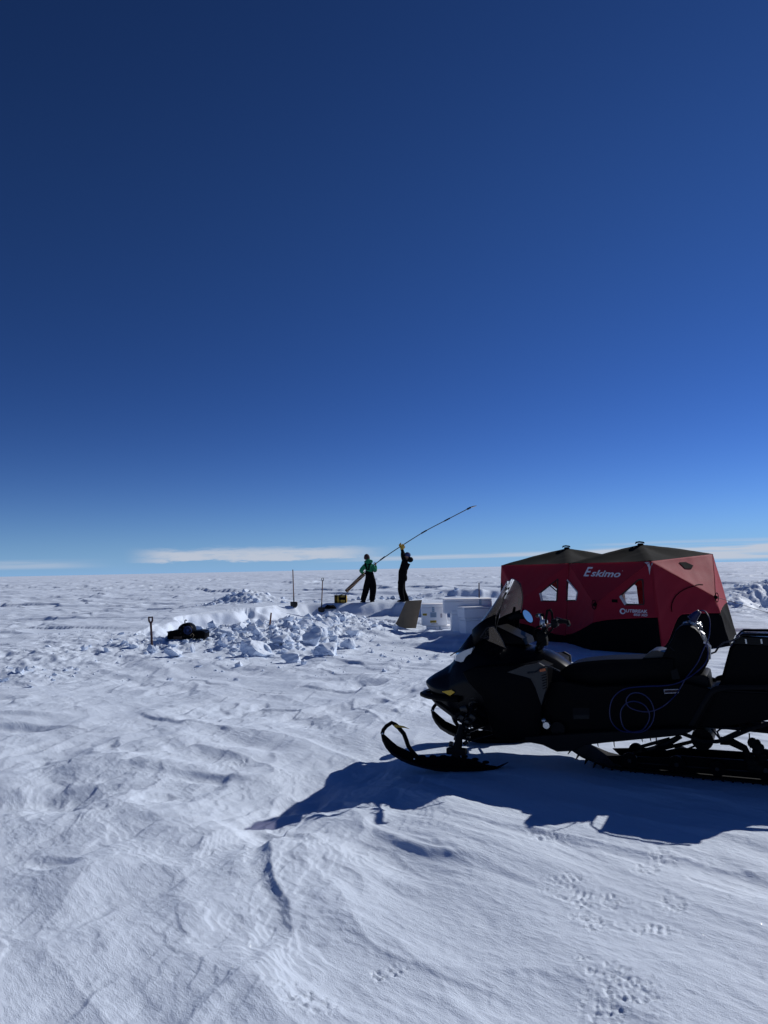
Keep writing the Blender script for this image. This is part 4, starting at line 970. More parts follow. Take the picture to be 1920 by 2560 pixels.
def drill():
    P_ = [Q4(1540,100,.2), Q4(1480,118,.2), Q4(1235,245,.2), Q4(995,372,.2), Q4(735,535,.2), Q4(620,612,.2), Q4(505,693,.2), Q4(430,752,.2), Q4(372,812,.2)]
    t = thing('ice_coring_drill', P_[-1], 'long bending drill pole held aloft by both people, spiral barrel at its lower end', 'drill')
    def cat(ps, n=8):
        out = []
        for i in range(len(ps)-1):
            a = ps[max(i-1,0)]; b = ps[i]; c = ps[i+1]; d = ps[min(i+2,len(ps)-1)]
            for k in range(n):
                u = k/n; out.append(.5*((2*b)+(c-a)*u+(2*a-5*b+4*c-d)*u*u+(3*b-a-3*c+d)*u**3))
        return out+[ps[-1]]
    mb = MB(); mb.tube(cat(P_[1:]), .017, 8); mb.build('pole', M['pole'], t)
    mb = MB(); mb.tube([P_[0], P_[0]*.25+P_[1]*.75, P_[1]], [.012, .03, .02], 8); mb.build('tip', M['steel'], t)
    mb = MB(); mb.tube([P_[1], P_[1]+(P_[2]-P_[1]).normalized()*.16], .034, 8); mb.build('collar', M['dsteel'], t)
    for i in (2, 3, 6):
        d = (P_[i+1]-P_[i-1]).normalized() if i < 6 else (P_[7]-P_[5]).normalized(); c = P_[i] if i != 6 else Q4(566,647,.2)
        mb = MB(); mb.tube([c-d*.12, c+d*.12], .027, 8); mb.build('joint', M['dsteel'], t)
    a = Q4(372,810,.2); b = Q4(192,985,.15); d = (b-a).normalized(); L_ = (b-a).length
    mb = MB(); mb.tube([a-d*.03, a, b, b+d*.01], [.03, .062, .062, .05], 14); br = mb.build('barrel', M['barrel'], t)
    s1 = d.cross(Vector((0,1,0))).normalized(); s2 = d.cross(s1); k = 15
    for h_ in (0, PI):
        mb = MB(); mb.tube([a+d*L_*u+(s1*math.cos(u*k*PI+h_)+s2*math.sin(u*k*PI+h_))*.066 for u in [i/220 for i in range(221)]], .015, 5, flat=.8); mb.build('spiral_flight', M['bib'], br)
    mb = MB(); mb.tube([b, b+d*.03], .066, 14); mb.build('cutter_head', M['dsteel'], t)
drill()
# ================================================================== snow blocks
def icos(sub):
    bm = bmesh.new(); bmesh.ops.create_icosphere(bm, subdivisions=sub, radius=1); v = np.array([p.co[:] for p in bm.verts]); f = [[q.index for q in p.verts] for p in bm.faces]; bm.free(); return v, f
IC = {k: icos(k) for k in (1, 2, 4, 5)}
def chunk(sub, seed, dims, nplanes=9, rough=.05):
    r_ = np.random.RandomState(seed); v = IC[sub][0].copy(); 
    for _ in range(nplanes):
        n = r_.normal(size=3); n /= np.linalg.norm(n); d = r_.uniform(.34, .66) if sub < 4 else r_.uniform(.42, .74); k = v @ n-d; k = np.maximum(0, k); v = v-k[:, None]*n*.985
    v = v*.80/np.abs(v).max(0)
    if sub >= 4:
        q = v*2.2+seed*3.1; nz = pn(q[:,0]+q[:,2]*.7, q[:,1]-q[:,2]*.6, 130)*rough*2.6+pn(v[:,0]*8+v[:,2]*5, v[:,1]*8-v[:,2]*6, 131)*rough*1.3+pn(v[:,0]*22+v[:,2]*15, v[:,1]*22-v[:,2]*17, 132)*rough*.5
        v = v*(1+nz[:, None])
    a = r_.uniform(0, 6.28); t_ = r_.uniform(-.5, .5); ca, sa = math.cos(a), math.sin(a); Rz = np.array([[ca,-sa,0],[sa,ca,0],[0,0,1]]); ct, st = math.cos(t_), math.sin(t_); Rx = np.array([[1,0,0],[0,ct,-st],[0,st,ct]])
    return (v*np.array(dims)) @ Rx.T @ Rz.T
def block(px, py, w_, h_, seed, label, group=None, sub=4, d_=None, sink=.25, npl=9):
    p = gpx(px, py); s = p.y/CF; k_ = 1.18; dims = (w_*s/2*k_, (d_ or w_*.8)*s/2*k_, h_*s/2*k_)
    v = chunk(sub, seed, dims, npl); v[:, 2] -= v[:, 2].min()
    c = Vector((p.x, p.y+dims[1]*.8, 0)); c.z = hz(c.x, c.y)-h_*s*sink*.5; c.z = min(c.z, p.z+.02)
    me = bpy.data.meshes.new('snow_block'); me.from_pydata(v.tolist(), [], IC[sub][1]); me.materials.append(SNOW)
    me.polygons.foreach_set('use_smooth', [sub >= 4]*len(me.polygons)); me.set_sharp_from_angle(angle=R(32))
    o = bpy.data.objects.new('snow_block', me); link(o); o.location = c; return tag(o, label, 'snow block', group)
Z5 = lambda x, y: (320+x/2.765, 1400+y/2.765)
big = [((865,668),230,150,3,'large rounded snow block with a long blue shadow on its left, in the rubble centre',1.0),
 ((1375,662),215,150,8,'widest domed snow boulder at the right end of the rubble heap',1.1),
 ((1260,590),190,130,12,'snow block behind and left of the widest domed boulder, half in shade',1),
 ((1330,545),150,120,17,'topmost rough snow block of the right-hand heap',1),
 ((1515,615),110,105,21,'round snow lump at the far right end of the rubble',1),
 ((1130,715),190,80,26,'pale slab-like snow block tilted at the front edge of the rubble',.8),
 ((925,665),120,90,31,'snow block leaning against the front right of the large rounded block',1),
 ((870,545),90,75,36,'snow ball perched above the large rounded block in the rubble',1),
 ((440,640),50,72,41,'upright shard of snow standing in front of the black gear',.5),
 ((300,608),85,42,46,'snow block just right of the reddish shovel handle',1),
 ((295,680),130,70,51,'low snow block at the lower left of the rubble heap',1),
 ((655,610),90,80,56,'square-cornered snow block left of the rubble centre',1),
 ((735,495),140,60,61,'flat snow block in the pit just right of the black gear',1),
 ((1380,455),90,60,66,'small peaked snow block at the foot of the shaded pit wall',1),
 ((20,620),80,60,71,'snow block at the left end of the rubble, left of the reddish handle',1),
 ((1070,600),200,90,76,'broad snow block between the perched ball and the domed boulder',1.1)]
for i, (p_, w_, h_, sd_, lb, dd) in enumerate(big): block(*Z5(*p_), w_/2.765, h_/2.765, sd_, lb, d_=w_/2.765*dd, npl=7)
block(72, 1719, 24, 8, 99, 'small flat bright snow block lying alone near the left edge', d_=14)
r_ = np.random.RandomState(5)
zones = [(540,700,1575,1645,34),(690,850,1575,1640,44),(250,540,1595,1640,14),(860,890,1560,1600,5),(620,760,1500,1515,0)]
nb = 0
for (x0, x1, y0, y1, n) in zones:
    for k in range(n):
        px = r_.uniform(x0, x1); py = r_.uniform(y0, y1); wd = r_.choice([10,14,18,24,32], p=[.3,.28,.2,.14,.08])*(.8+.4*r_.rand())
        block(px, py, wd, wd*r_.uniform(.5,.85), 200+nb, 'loose broken lump of snow in the rubble heaped before the pit', 'loose snow lumps in the rubble', sub=2, npl=7, sink=.4); nb += 1
for k in range(22):   # lumps along the top behind the people and on the far heap
    if k < 12: X = -1.6+3.0*k/11+r_.uniform(-.1,.1); Y = 30.3+r_.uniform(-.3,.3)
    else:
        hp = gz(655, 1500, .35); X = hp.x+r_.normal()*.8; Y = 29.6+r_.normal()*.4
    q = r_.uniform(.08, .19); v = chunk(2, 700+k, (q, q, q*.75), 7)
    me = bpy.data.meshes.new('snow_block'); me.from_pydata(v.tolist(), [], IC[2][1]); me.materials.append(SNOW)
    o = bpy.data.objects.new('snow_block', me); link(o); o.location = (X, Y, hz(X, Y)+q*.3)
    tag(o, 'small snow lump strewn behind the two people' if k < 12 else 'small snow lump on the heap behind the pit rim', 'snow block', 'snow lumps behind the people' if k < 12 else 'snow lumps on the far heap')
# crumbs: far too many to count
def crumbs():
    V_ = []; F_ = []; vb = 0
    spots = []
    for (cx, cy, rx, ry, hm) in RBL:
        for _ in range(420 if cx > -5.6 else 60): spots.append((r_.normal()*rx*.62+cx, r_.normal()*ry*.6+cy))
    hp = gz(655, 1500, .35)
    for _ in range(260): spots.append((hp.x+r_.normal()*1.0, 30+r_.normal()*.7))
    for _ in range(700): spots.append((13+r_.normal()*3.5, 25+r_.normal()*2.2))
    for _ in range(420): spots.append((r_.uniform(-6, 1.5), r_.uniform(11.5, 16)))
    for _ in range(120): spots.append((r_.uniform(-1, 4.5), 35.8+r_.normal()*.5))
    sx = np.array(spots); zz = HH(sx[:,0], sx[:,1], False)
    v0, f0 = IC[1]; f0 = np.array(f0)
    for i, (X, Y) in enumerate(spots):
        q = 1.25*min(.15, .010+.012*r_.pareto(1.6))*(1 if Y > 16.5 else .6); v = v0.copy()
        for _ in range(5):
            n = r_.normal(size=3); n /= np.linalg.norm(n); k = np.maximum(0, v @ n-.36); v = v-k[:,None]*n
        v = v*q*np.array([1, 1, .75])+np.array([X, Y, zz[i]+q*.2]); V_.append(v); F_.append(f0+vb); vb += len(v)
    V_ = np.concatenate(V_); F_ = np.concatenate(F_)
    me = bpy.data.meshes.new('snow_crumbs'); me.from_pydata(V_.tolist(), [], F_.tolist()); me.materials.append(SNOW)
    o = bpy.data.objects.new('snow_crumbs', me); link(o); tag(o, 'crumbled snow scattered over the dug and trodden ground', 'snow rubble', None, 'stuff')
crumbs()

def crystals():
    n = 30000; a = r_.uniform(-.52, .52, n); dep = 1/r_.uniform(1/9.5, 1/2.6, n); X = np.sin(a)*dep; Y = np.cos(a)*dep; Z = HH(X, Y)
    q = r_.uniform(.0003, .0008, n)*(dep/3.5)**.5; nr = r_.normal(size=(n, 3)); nr[:, 2] = abs(nr[:, 2])+.3; nr /= np.linalg.norm(nr, axis=1)[:, None]
    t1 = np.cross(nr, r_.normal(size=(n, 3))); t1 /= np.linalg.norm(t1, axis=1)[:, None]; t2 = np.cross(nr, t1); c = np.stack([X, Y, Z+q*1.2], 1); V = []
    for k in range(3):
        w_ = 2*PI*k/3; V.append(c+(t1*math.cos(w_)+t2*math.sin(w_))*q[:, None])
    V = np.stack(V, 1).reshape(-1, 3); me = bpy.data.meshes.new('ice_crystals'); me.from_pydata(V.tolist(), [], np.arange(3*n).reshape(-1, 3).tolist())
    me.materials.append(mat('ice_glint', (.9, .93, .97), .2, .9, .02, 5)); o = bpy.data.objects.new('ice_crystals', me); link(o); tag(o, 'tiny glinting ice crystals lying on the near snow', 'ice crystals', None, 'stuff')
crystals()
# ================================================================== the snowmobile
A1 = lambda x, y: (920+x/3.318, 1400+y/3.318)
A2 = lambda x, y: (1380+x/3.072, 1500+y/3.072)
B1 = lambda x, y: (930+x/4.1475, 1580+y/4.1475)
B2 = lambda x, y: (1130+x/5.53, 1430+y/5.53)
B3 = lambda x, y: (1330+x/2.812, 1780+y/2.812)
B4 = lambda x, y: (1640+x/5.925, 1500+y/5.925)
def sled():
    ax = Vector((math.cos(SLA), -math.sin(SLA), 0)); la = Vector((-math.sin(SLA), -math.cos(SLA), 0))
    root = thing('snowmobile', (SLO.x, SLO.y, 0), 'black touring snowmobile with a tall smoked windshield parked on the snow', 'snowmobile', -SLA)
    def P(s, t, z): return Vector((s, -t, z))            # the sled's own frame: s to the rear, t to its left side, z up
    def W_(s, t, z): return SLO+ax*s+la*t+Vector((0, 0, z))
    def L(F, x, y, t):                                   # a point on the plane t metres to the left of the centre line
        r = ray(*F(x, y)); o = SLO+la*t; k = o.dot(la)/r.dot(la); q = r*k-o; return (q.dot(ax), CH+k*r.z)
    def LP(F, x, y, t): s, z = L(F, x, y, t); return P(s, t, z)
    def part(mb, name, m, parent=None, smooth=35, **k): return mb.build(name, M[m], parent or root, local=True, smooth=smooth, **k)
    sec_prof = [(0,1),(.40,.975),(.46,.96),(.76,.80),(.80,.77),(.98,.52),(1,.46),(.93,.2),(.88,.15),(.5,.0),(.3,0)]
    def ring(s, zb, zt, w, p=sec_prof):
        q = [(a*w, zb+(zt-zb)*b) for a, b in p]; full = q+[(-a, b) for a, b in reversed(q[1:])]
        return [P(s, a, b) for a, b in full]
    # hood
    mb = MB(); mb.loft([ring(*a) for a in ((-.555,.580,.614,.07),(-.545,.56,.625,.09),(-.47,.47,.675,.16),(-.40,.41,.712,.205),(-.31,.36,.77,.25),(-.272,.335,.805,.265),(-.25,.325,.875,.265),(-.18,.30,.955,.29),(-.11,.28,1.04,.31),(-.02,.26,1.045,.34),(.10,.25,.985,.37),(.30,.24,.965,.37),(.40,.24,.925,.35),(.54,.24,.895,.32),(.62,.26,.855,.29),(.72,.30,.78,.25))])
    hood = part(mb, 'hood', 'gloss')
    mb = MB(); mb.loft([ring(*a) for a in ((-.50,.46,.50,.13),(-.455,.425,.50,.16),(-.41,.39,.50,.19),(-.32,.345,.48,.23),(-.245,.315,.44,.27),(-.12,.265,.40,.33),(.05,.235,.40,.33),(.20,.22,.40,.33))]); part(mb, 'belly_pan', 'dark')
    # side panels, each side
    tr = [(785,930),(830,1015),(940,1130),(985,1260),(1010,1370),(1035,1440),(1080,1485),(1200,1500),(1330,1500),(1420,1450),(1440,1210),(1487,1050),(1482,890),(1400,852),(1200,875),(1000,880),(880,890)]
    def inset_panel(side, outline, t0, bulge, name, m, thick=.03, parent=None):
        pts = [L(A1, x, y, t0) for x, y in outline]; cs = sum(p[0] for p in pts)/len(pts); cz = sum(p[1] for p in pts)/len(pts); mb = MB()
        rings = []
        for k, (f, o) in enumerate(((1.0, -thick), (1.0, -.004), (.97, .004), (.80, bulge*.6), (.45, bulge))):
            rings.append([P(cs+(s-cs)*f, side*(t0+o), cz+(z-cz)*f) for s, z in pts])
        mb.loft(rings); return part(mb, name, m, parent, smooth=25)
    for sd_ in (1, -1):
        pnl = inset_panel(sd_, tr, .40, .028, 'side_panel', 'black', .22)
        kp = [(1150,930),(1300,872),(1420,855),(1480,890),(1487,1050),(1440,1208),(1405,1090),(1350,985),(1260,955)]
        inset_panel(sd_, kp, .436, .006, 'knee_panel', 'grey', .02, pnl)
        if sd_ == 1:
            mb = MB(); mb.add([LP(A1, x, y, .447) for x, y in ((1420,908),(1470,898),(1476,918),(1428,930))], [(0,1,2,3)]); part(mb, 'decal', 'orange', pnl, 0)
            for k in range(6):
                y = 945+k*22; mb = MB(); mb.tube([LP(A1, 1440+k*2, y+14, .449), LP(A1, 1484, y, .449)], .0028, 5); part(mb, 'vent_slat', 'black', pnl)
            mb = MB(); mb.tube([LP(A1, x, y, .452) for x, y in ((1320,938),(1390,930),(1430,900),(1470,882),(1520,890),(1595,925))], .006, 6); part(mb, 'trim', 'grey', pnl)
            mb = MB(); mb.add([LP(A1, x, y, .424) for x, y in ((1010,1062),(1190,1052),(1185,1080),(1005,1088))], [(0,1,2,3)]); part(mb, 'stripe', 'dark', pnl, 0)
    # bumper with reflectors
    mb = MB(); pts = [P(-.16,.30,.50), P(-.36,.25,.492), P(-.50,.17,.49), P(-.585,.08,.488), P(-.59,0,.487), P(-.585,-.08,.488), P(-.50,-.17,.49), P(-.36,-.25,.492), P(-.16,-.30,.50)]
    mb.tube(pts, .026, 8, up=(0,0,1)); bp = part(mb, 'front_bumper', 'black')
    mb = MB(); mb.prism([LP(A1, x, y, .10) for x, y in ((478,1088),(540,1078),(545,1110),(482,1118))], (0, .2, 0), bev=.006); part(mb, 'bumper_pad', 'black', bp)
    mb = MB(); mb.add([LP(A1, x, y, .103) for x, y in ((498,1097),(545,1097),(545,1108),(498,1110))], [(0,1,2,3)]); part(mb, 'bumper_label', 'grey', bp, 0)
    for s_ in (1, -1):
        mb = MB(); q = [L(A1, x, y, .285) for x, y in ((612,1092),(690,1079),(720,1096),(680,1126))]; mb.prism([P(a, s_*.285, b) for a, b in q], (0, s_*.012, 0)); part(mb, 'reflector', 'yrefl', bp, 0)
    # headlights
    hl = [(723,826),(735,776),(800,738),(886,708),(872,752),(825,828),(775,840)]
    for s_ in (1, -1):
        pts = [L(A1, x, y, .15) for x, y in hl]; mb = MB(); rings = []
        for f, t in ((1.03, .04), (1.03, .17), (1, .225), (.9, .255)):
            cs = sum(p[0] for p in pts)/7; cz = sum(p[1] for p in pts)/7; rings.append([P(cs+(a-cs)*f+(.03 if t > .2 else 0), s_*t, cz+(b-cz)*f) for a, b in pts])
        mb.loft(rings); h_ = part(mb, 'headlight', 'lens')
        mb = MB(); q = [L(A1, x, y, .15) for x, y in ((735,776),(800,738),(800,745),(738,783))]; mb.prism([P(a-.01, s_*.262, b) for a, b in q], (0, -s_*.02, 0)); part(mb, 'headlight_trim', 'grey', h_, 0)
    # windshield: swept round the cowl
    base = [LP(A1, 1062, 470, .30), P(.06,.27,1.135), P(-.06,.17,1.06), P(-.11,.06,1.035), P(-.11,-.06,1.035), P(-.06,-.17,1.06), P(.06,-.27,1.135), P(.22,-.30,1.195)]
    topc = [LP(A1, 1140, 235, .19), LP(A1, 1150, 200, .165), LP(A1, 1153, 175, .12), P(.235,.05,1.475), P(.225,-.03,1.49), P(.225,-.11,1.485), P(.24,-.17,1.465), LP(A1, 1265, 200, -.21)]
    mb = MB(); rings = []
    for k in range(11):
        u = k/10; rings.append([b.lerp(t_, u)+P(.018*math.sin(PI*u), 0, 0) for b, t_ in zip(base, topc)])
    dense = []
    for r_2 in rings:
        o = []
        for i in range(len(r_2)-1):
            for q in range(4):
                u = q/4; a = r_2[max(i-1,0)]; b = r_2[i]; c = r_2[i+1]; d = r_2[min(i+2,len(r_2)-1)]
                o.append(.5*((2*b)+(c-a)*u+(2*a-5*b+4*c-d)*u*u+(3*b-a-3*c+d)*u**3))
        o.append(r_2[-1]); dense.append(o)
    mb.loft(dense, closed=False, cap=False); wsh = part(mb, 'windshield', 'ws', smooth=80)
    mb = MB(); edge = [dense[k][0] for k in range(11)]+dense[-1][1:]+[dense[k][-1] for k in range(9, -1, -1)]
    mb.tube(edge, .0035, 5); part(mb, 'windshield_edge', 'gloss', wsh)
    # windshield shroud below the screen and its brackets
    mb = MB(); mb.loft([[b+P(.0,0,.02) for b in dense[0]], [b+P(-.012,0,-.06) for b in dense[0]], [P(b.x*.9+.0, -(-b.y)*-1*-1, .98) if False else Vector((b.x-.02, b.y*1.05, max(.93, b.z-.14))) for b in dense[0]]], closed=False, cap=False)
    o = part(mb, 'windshield_shroud', 'black', smooth=60); md = o.modifiers.new('t', 'SOLIDIFY'); md.thickness = .012
    for s_ in (1, -1):
        mb = MB(); mb.tube([P(.16, s_*.26, .98), P(.15, s_*.25, 1.10), P(.19, s_*.22, 1.24)], [.03, .022, .012], 6, flat=.5); part(mb, 'windshield_bracket', 'black')
    # clear side deflectors, both sides
    for s_, tt, q in ((1, .36, ((390,905),(480,775),(560,748),(590,760),(690,925),(740,1050))), (-1, -.30, ((742,775),(848,705),(885,730),(1012,920),(960,935),(765,850)))):
        mb = MB(); pts = [LP(B2, x, y, tt) for x, y in q]; mb.add(pts, [tuple(range(len(pts)))]); d_ = part(mb, 'wind_deflector', 'clear', smooth=0)
        mb = MB(); mb.tube(pts[1:5] if s_ < 0 else pts[0:4]+[pts[4], pts[5]], .0045, 5); part(mb, 'deflector_edge', 'grey', d_)
    # gauge and console
    mb = MB(); mb.prism([P(.08,.16,1.04), P(.14,.16,1.10), P(.36,.16,1.00), P(.38,.16,.95), P(.15,.16,.95)], (0, .32, 0), bev=.01); con = part(mb, 'console', 'black')
    mb = MB(); a, b, c, d = [LP(B2, x, y, .05) for x, y in ((655,855),(725,845),(815,930),(735,915))]; n = (b-a).cross(d-a).normalized(); n = n if n.z > 0 else -n
    mb.prism([a-n*.01, b-n*.01, c-n*.01, d-n*.01], n*.03); g2 = part(mb, 'gauge', 'dark', con, 0)
    e = [a.lerp(c, .14), b.lerp(d, .14), c.lerp(a, .14), d.lerp(b, .14)]; mb = MB(); mb.add([v+n*.0225 for v in e], [(0,1,2,3)]); part(mb, 'gauge_screen', 'screen', g2, 0)
    mb = MB(); mb.prism([LP(B2, x, y, .10) for x, y in ((700,925),(800,930),(1000,965),(990,1000),(760,960))], (0, .16, 0), bev=.004); part(mb, 'dash_pad', 'grey', con)
    # steering column, handlebar, levers (turned to the left, like the skis)
    col_top = LP(B2, 1290, 760, .02)
    mb = MB(); mb.tube([P(.42, 0, .86), P(.50, .01, .98), col_top], [.035, .03, .028], 8); part(mb, 'steering_column', 'dsteel')
    lg = LP(B2, 1600, 715, .34); rg = P(.36, -.36, 1.16)
    m1 = LP(B2, 1480, 690, .20); m2 = LP(B2, 1250, 690, -.12)
    mb = MB(); mb.tube([LP(B2, 1620, 740, .36), LP(B2, 1585, 690, .34), LP(B2, 1500, 680, .26), m1, LP(B2, 1400, 720, .12), col_top, m2, P(.42, -.22, 1.17), rg], .013, 8); hb = part(mb, 'handlebar', 'steel')
    mb = MB(); mb.tube([LP(B2, 1490, 682, .24), LP(B2, 1560, 680, .32), LP(B2, 1600, 690, .35), LP(B2, 1618, 735, .36)], [.019, .019, .018, .014], 8); part(mb, 'grip', 'rubber', hb)
    mb = MB(); mb.tube([P(.44, -.20, 1.17), rg, P(.34,-.40,1.155)], [.018, .019, .017], 8); part(mb, 'grip', 'rubber', hb)
    mb = MB(); mb.box(LP(B2, 1425, 700, .17), (.055, .07, .06), bev=.012); mb.ell(LP(B2, 1415, 735, .18), (.028,.028,.022)); part(mb, 'control_housing', 'dark', hb)
    mb = MB(); mb.box(LP(B2, 1270, 715, -.08), (.06, .07, .07), bev=.014); part(mb, 'control_housing', 'steel', hb)
    mb = MB(); mb.tube([LP(B2, x, y, .08) for x, y in ((1300,720),(1300,640),(1318,535),(1360,525),(1378,560),(1392,640),(1380,700))], [.010,.010,.011,.013,.011,.010,.010], 7); part(mb, 'grab_loop', 'rubber', hb)
    mb = MB(); mb.tube([LP(B2, 1440, 690, .22), LP(B2, 1440, 632, .24), LP(B2, 1520, 655, .28), LP(B2, 1570, 670, .30)], .006, 6); part(mb, 'brake_lever', 'dsteel', hb)
    mb = MB(); mb.box(LP(B2, 1330, 735, .05), (.03, .02, .03)); part(mb, 'stop_switch', 'orange', hb)
    for q in (((1290,760),(1250,860),(1200,930),(1170,1010)), ((1300,780),(1330,850),(1290,920),(1320,960)), ((1240,740),(1180,760),(1130,850),(1150,960)), ((1400,760),(1340,840),(1260,900),(1230,1040))):
        mb = MB(); pts = [LP(B2, x, y, .04) for x, y in q]; mb.tube([pts[0], pts[0].lerp(pts[1], .5)+P(.01,.02,0), pts[1], pts[1].lerp(pts[2], .5)+P(-.01,.02,.0), pts[2], pts[3]], .008, 6); part(mb, 'control_cable', 'rubber', hb)
    mb = MB(); mb.ell(LP(B2, 1240, 910, .06), (.05,.06,.06)); mb.box(LP(B2, 1280, 960, .07), (.05,.06,.07), bev=.01); part(mb, 'steering_cover', 'rubber')
    # mirror
    mc = LP(B2, 1045, 612, .30); n = Vector((-.55, .0, 0))
    e1 = (LP(B2, 1108, 690, .30)-LP(B2, 985, 530, .30)); hl_ = e1.length/2; e1.normalize()
    view = (Vector((0, 0, CH))-SLO-Vector((0,0,0))); vl = Matrix.Rotation(SLA, 3, 'Z') @ (Vector((0,0,CH))-SLO-ax*0); vloc = Vector((vl.x, vl.y, vl.z))-mc
    fn = (vloc.normalized()+Vector((.30, 0, .03))).normalized(); e1 = (e1-fn*fn.dot(e1)).normalized(); e2 = fn.cross(e1)
    def oval(f, off): return [mc+e1*math.cos(a)*hl_*f*(1 if math.cos(a) > 0 else 1)+e2*math.sin(a)*hl_*.50*f+fn*off for a in [2*PI*i/20 for i in range(20)]]
    mb = MB(); mb.loft([oval(.6,-.05), oval(1.0,-.02), oval(1.12,0), oval(1.08,.006)]); mr = part(mb, 'mirror', 'black')
    mb = MB(); mb.loft([oval(.98,.004), oval(.98,.0085)]); part(mb, 'mirror_glass', 'mirror', mr)
    mb = MB(); mb.tube([mc-fn*.03, LP(B2, 900, 600, .30), LP(B2, 790, 640, .29)], [.022, .03, .02], 7, flat=.6); part(mb, 'mirror_arm', 'black', mr)
    # seat and backrest
    def body(profile, F, hw, name, m, parent=None, bev=.03, t0=0):
        mb = MB(); pts = [L(F, x, y, t0) for x, y in profile]; cs = sum(p[0] for p in pts)/len(pts); cz = sum(p[1] for p in pts)/len(pts)
        rings = []
        for f, t in ((.80, -1), (.93, -.97), (.985, -.88), (1, -.72), (1, 0), (1, .72), (.985, .88), (.93, .97), (.80, 1)):
            sh = min(1, f) ; e = (1-f)*.25
            rings.append([P(s+(cs-s)*e, t*hw, z+(cz-z)*e*2.0) for s, z in pts])
        mb.loft(rings); return part(mb, name, m, parent, smooth=40)
    seat = body([(60,600),(85,545),(130,500),(170,475),(230,460),(300,450),(450,437),(600,433),(740,430),(900,420),(960,430),(960,620),(700,640),(300,660),(60,660)], A2, .19, 'seat', 'vinyl')
    body([(700,445),(740,405),(785,374),(830,371),(885,388),(900,410),(880,440)], A2, .15, 'seat_bolster', 'grey', seat)
    br = body([(880,385),(905,340),(940,280),(965,220),(990,192),(1020,176),(1060,178),(1110,200),(1150,245),(1172,290),(1200,345),(1212,400),(1210,455),(1190,500),(1165,545),(1120,590),(1000,620),(860,600),(850,450)], A2, .17, 'backrest', 'vinyl')
    for q, m in (([(1165,318),(1180,322),(1178,338),(1163,332)], 'print'), ([(1188,328),(1218,345),(1216,362),(1205,360),(1206,352),(1186,340)], 'print')):
        mb = MB(); mb.add([LP(A2, x, y, .172) for x, y in q], [tuple(range(len(q)))]); part(mb, 'backrest_label', m, br, 0)
    mb = MB(); mb.tube([LP(A2, x, y, .172) for x, y in ((905,360),(930,385),(940,388))], .003, 5); part(mb, 'stitching', 'grey', br)
    mb = MB(); mb.tube([LP(A2, 1217, 350, .14), LP(A2, 1216, 455, .14)], .006, 6); part(mb, 'backrest_frame', 'steel', br)
    stb = body([(1040,560),(1130,545),(1180,541),(1205,552),(1215,590),(1222,650),(1228,700),(1040,720)], A2, .22, 'storage_compartment', 'dark')
    # tunnel and running boards
    mb = MB(); mb.prism([P(.45,-.235,.60), P(1.0,-.235,.63), P(1.7,-.235,.655), P(2.85,-.235,.66), P(2.85,-.235,.47), P(1.80,-.235,.40), P(1.2,-.235,.40), P(.9,-.235,.42), P(.45,-.235,.45)], (0,-.0,0)) if False else None
    tp = [(.40,.60),(.62,.66),(1.0,.66),(1.7,.66),(2.62,.66),(2.62,.54),(2.2,.48),(1.86,.40),(1.55,.375),(1.2,.345),(.9,.40),(.40,.45)]
    mb.prism([P(s, -.235, z) for s, z in tp], (0, -.47, 0), bev=.008); tun = part(mb, 'tunnel', 'black')
    for s_ in (1, -1):
        mb = MB(); rb = [L(A2, x, y, .36) for x, y in ((-200,1040),(-190,1078),(-60,1104),(50,1156),(170,1150),(260,1106),(400,1088),(650,1064),(960,1034),(1050,1012),(1100,985),(1050,975),(650,990),(300,1010))]
        mb.prism([P(a, s_*.24, b) for a, b in rb], (0, -s_*.17, 0), bev=.006); part(mb, 'running_board', 'dark')
        # lower body side between seat and running board
        sb = [L(A2, x, y, .33) for x, y in ((-160,700),(-60,640),(60,620),(300,668),(700,650),(1040,640),(1225,690),(1235,760),(1110,1000),(960,1010),(650,1040),(400,1062),(0,1080),(-60,1080),(-160,1060))]
        mb = MB(); mb.prism([P(a, s_*.25, b) for a, b in sb], (0, -s_*.055, 0), bev=.01); bs = part(mb, 'body_side', 'black')
        if s_ == 1:
            tt = .308
            q = [(860,690),(970,686),(973,712),(864,716)]; mb = MB(); mb.tube([LP(A2, x, y, tt) for x, y in q+[q[0]]], .0035, 5); part(mb, 'reflector_frame', 'webbing', bs)
            mb = MB(); mb.add([LP(A2, x, y, tt) for x, y in ((866,693),(966,690),(968,710),(868,713))], [(0,1,2,3)]); part(mb, 'reflector', 'maroon', bs, 0)
            mb = MB(); mb.add([LP(A2, x, y, tt) for x, y in ((158,828),(288,828),(290,912),(160,914))], [(0,1,2,3)]); dc = part(mb, 'warning_label', 'dark', bs, 0)
            for k in range(4):
                y = 884+k*9; mb = MB(); mb.add([LP(A2, a, b, tt+.003) for a, b in ((166,y),(284,y-1),(284,y+1.6),(166,y+2.6))], [(0,1,2,3)]); part(mb, 'print_line', 'grey', dc, 0)
            mb = MB(); mb.add([LP(A2, x, y, tt) for x, y in ((910,545),(960,525),(985,605),(925,612))], [(0,1,2,3)]); part(mb, 'grip_patch', 'dark', bs, 0)
            mb = MB(); c = LP(B3, 100, 95, .40); mb.tube([c+P(0,-.05,0), c], [.026,.026], 12); mb.ell(c+P(-.02,-.01,.035), .02, 8, 6); part(mb, 'oil_cap', 'steel')
            mb = MB(); c = LP(B3, 180, 120, .36); mb.tube([c+P(0,-.05,0), c], [.06,.055], 18); part(mb, 'clutch_cover', 'dark')
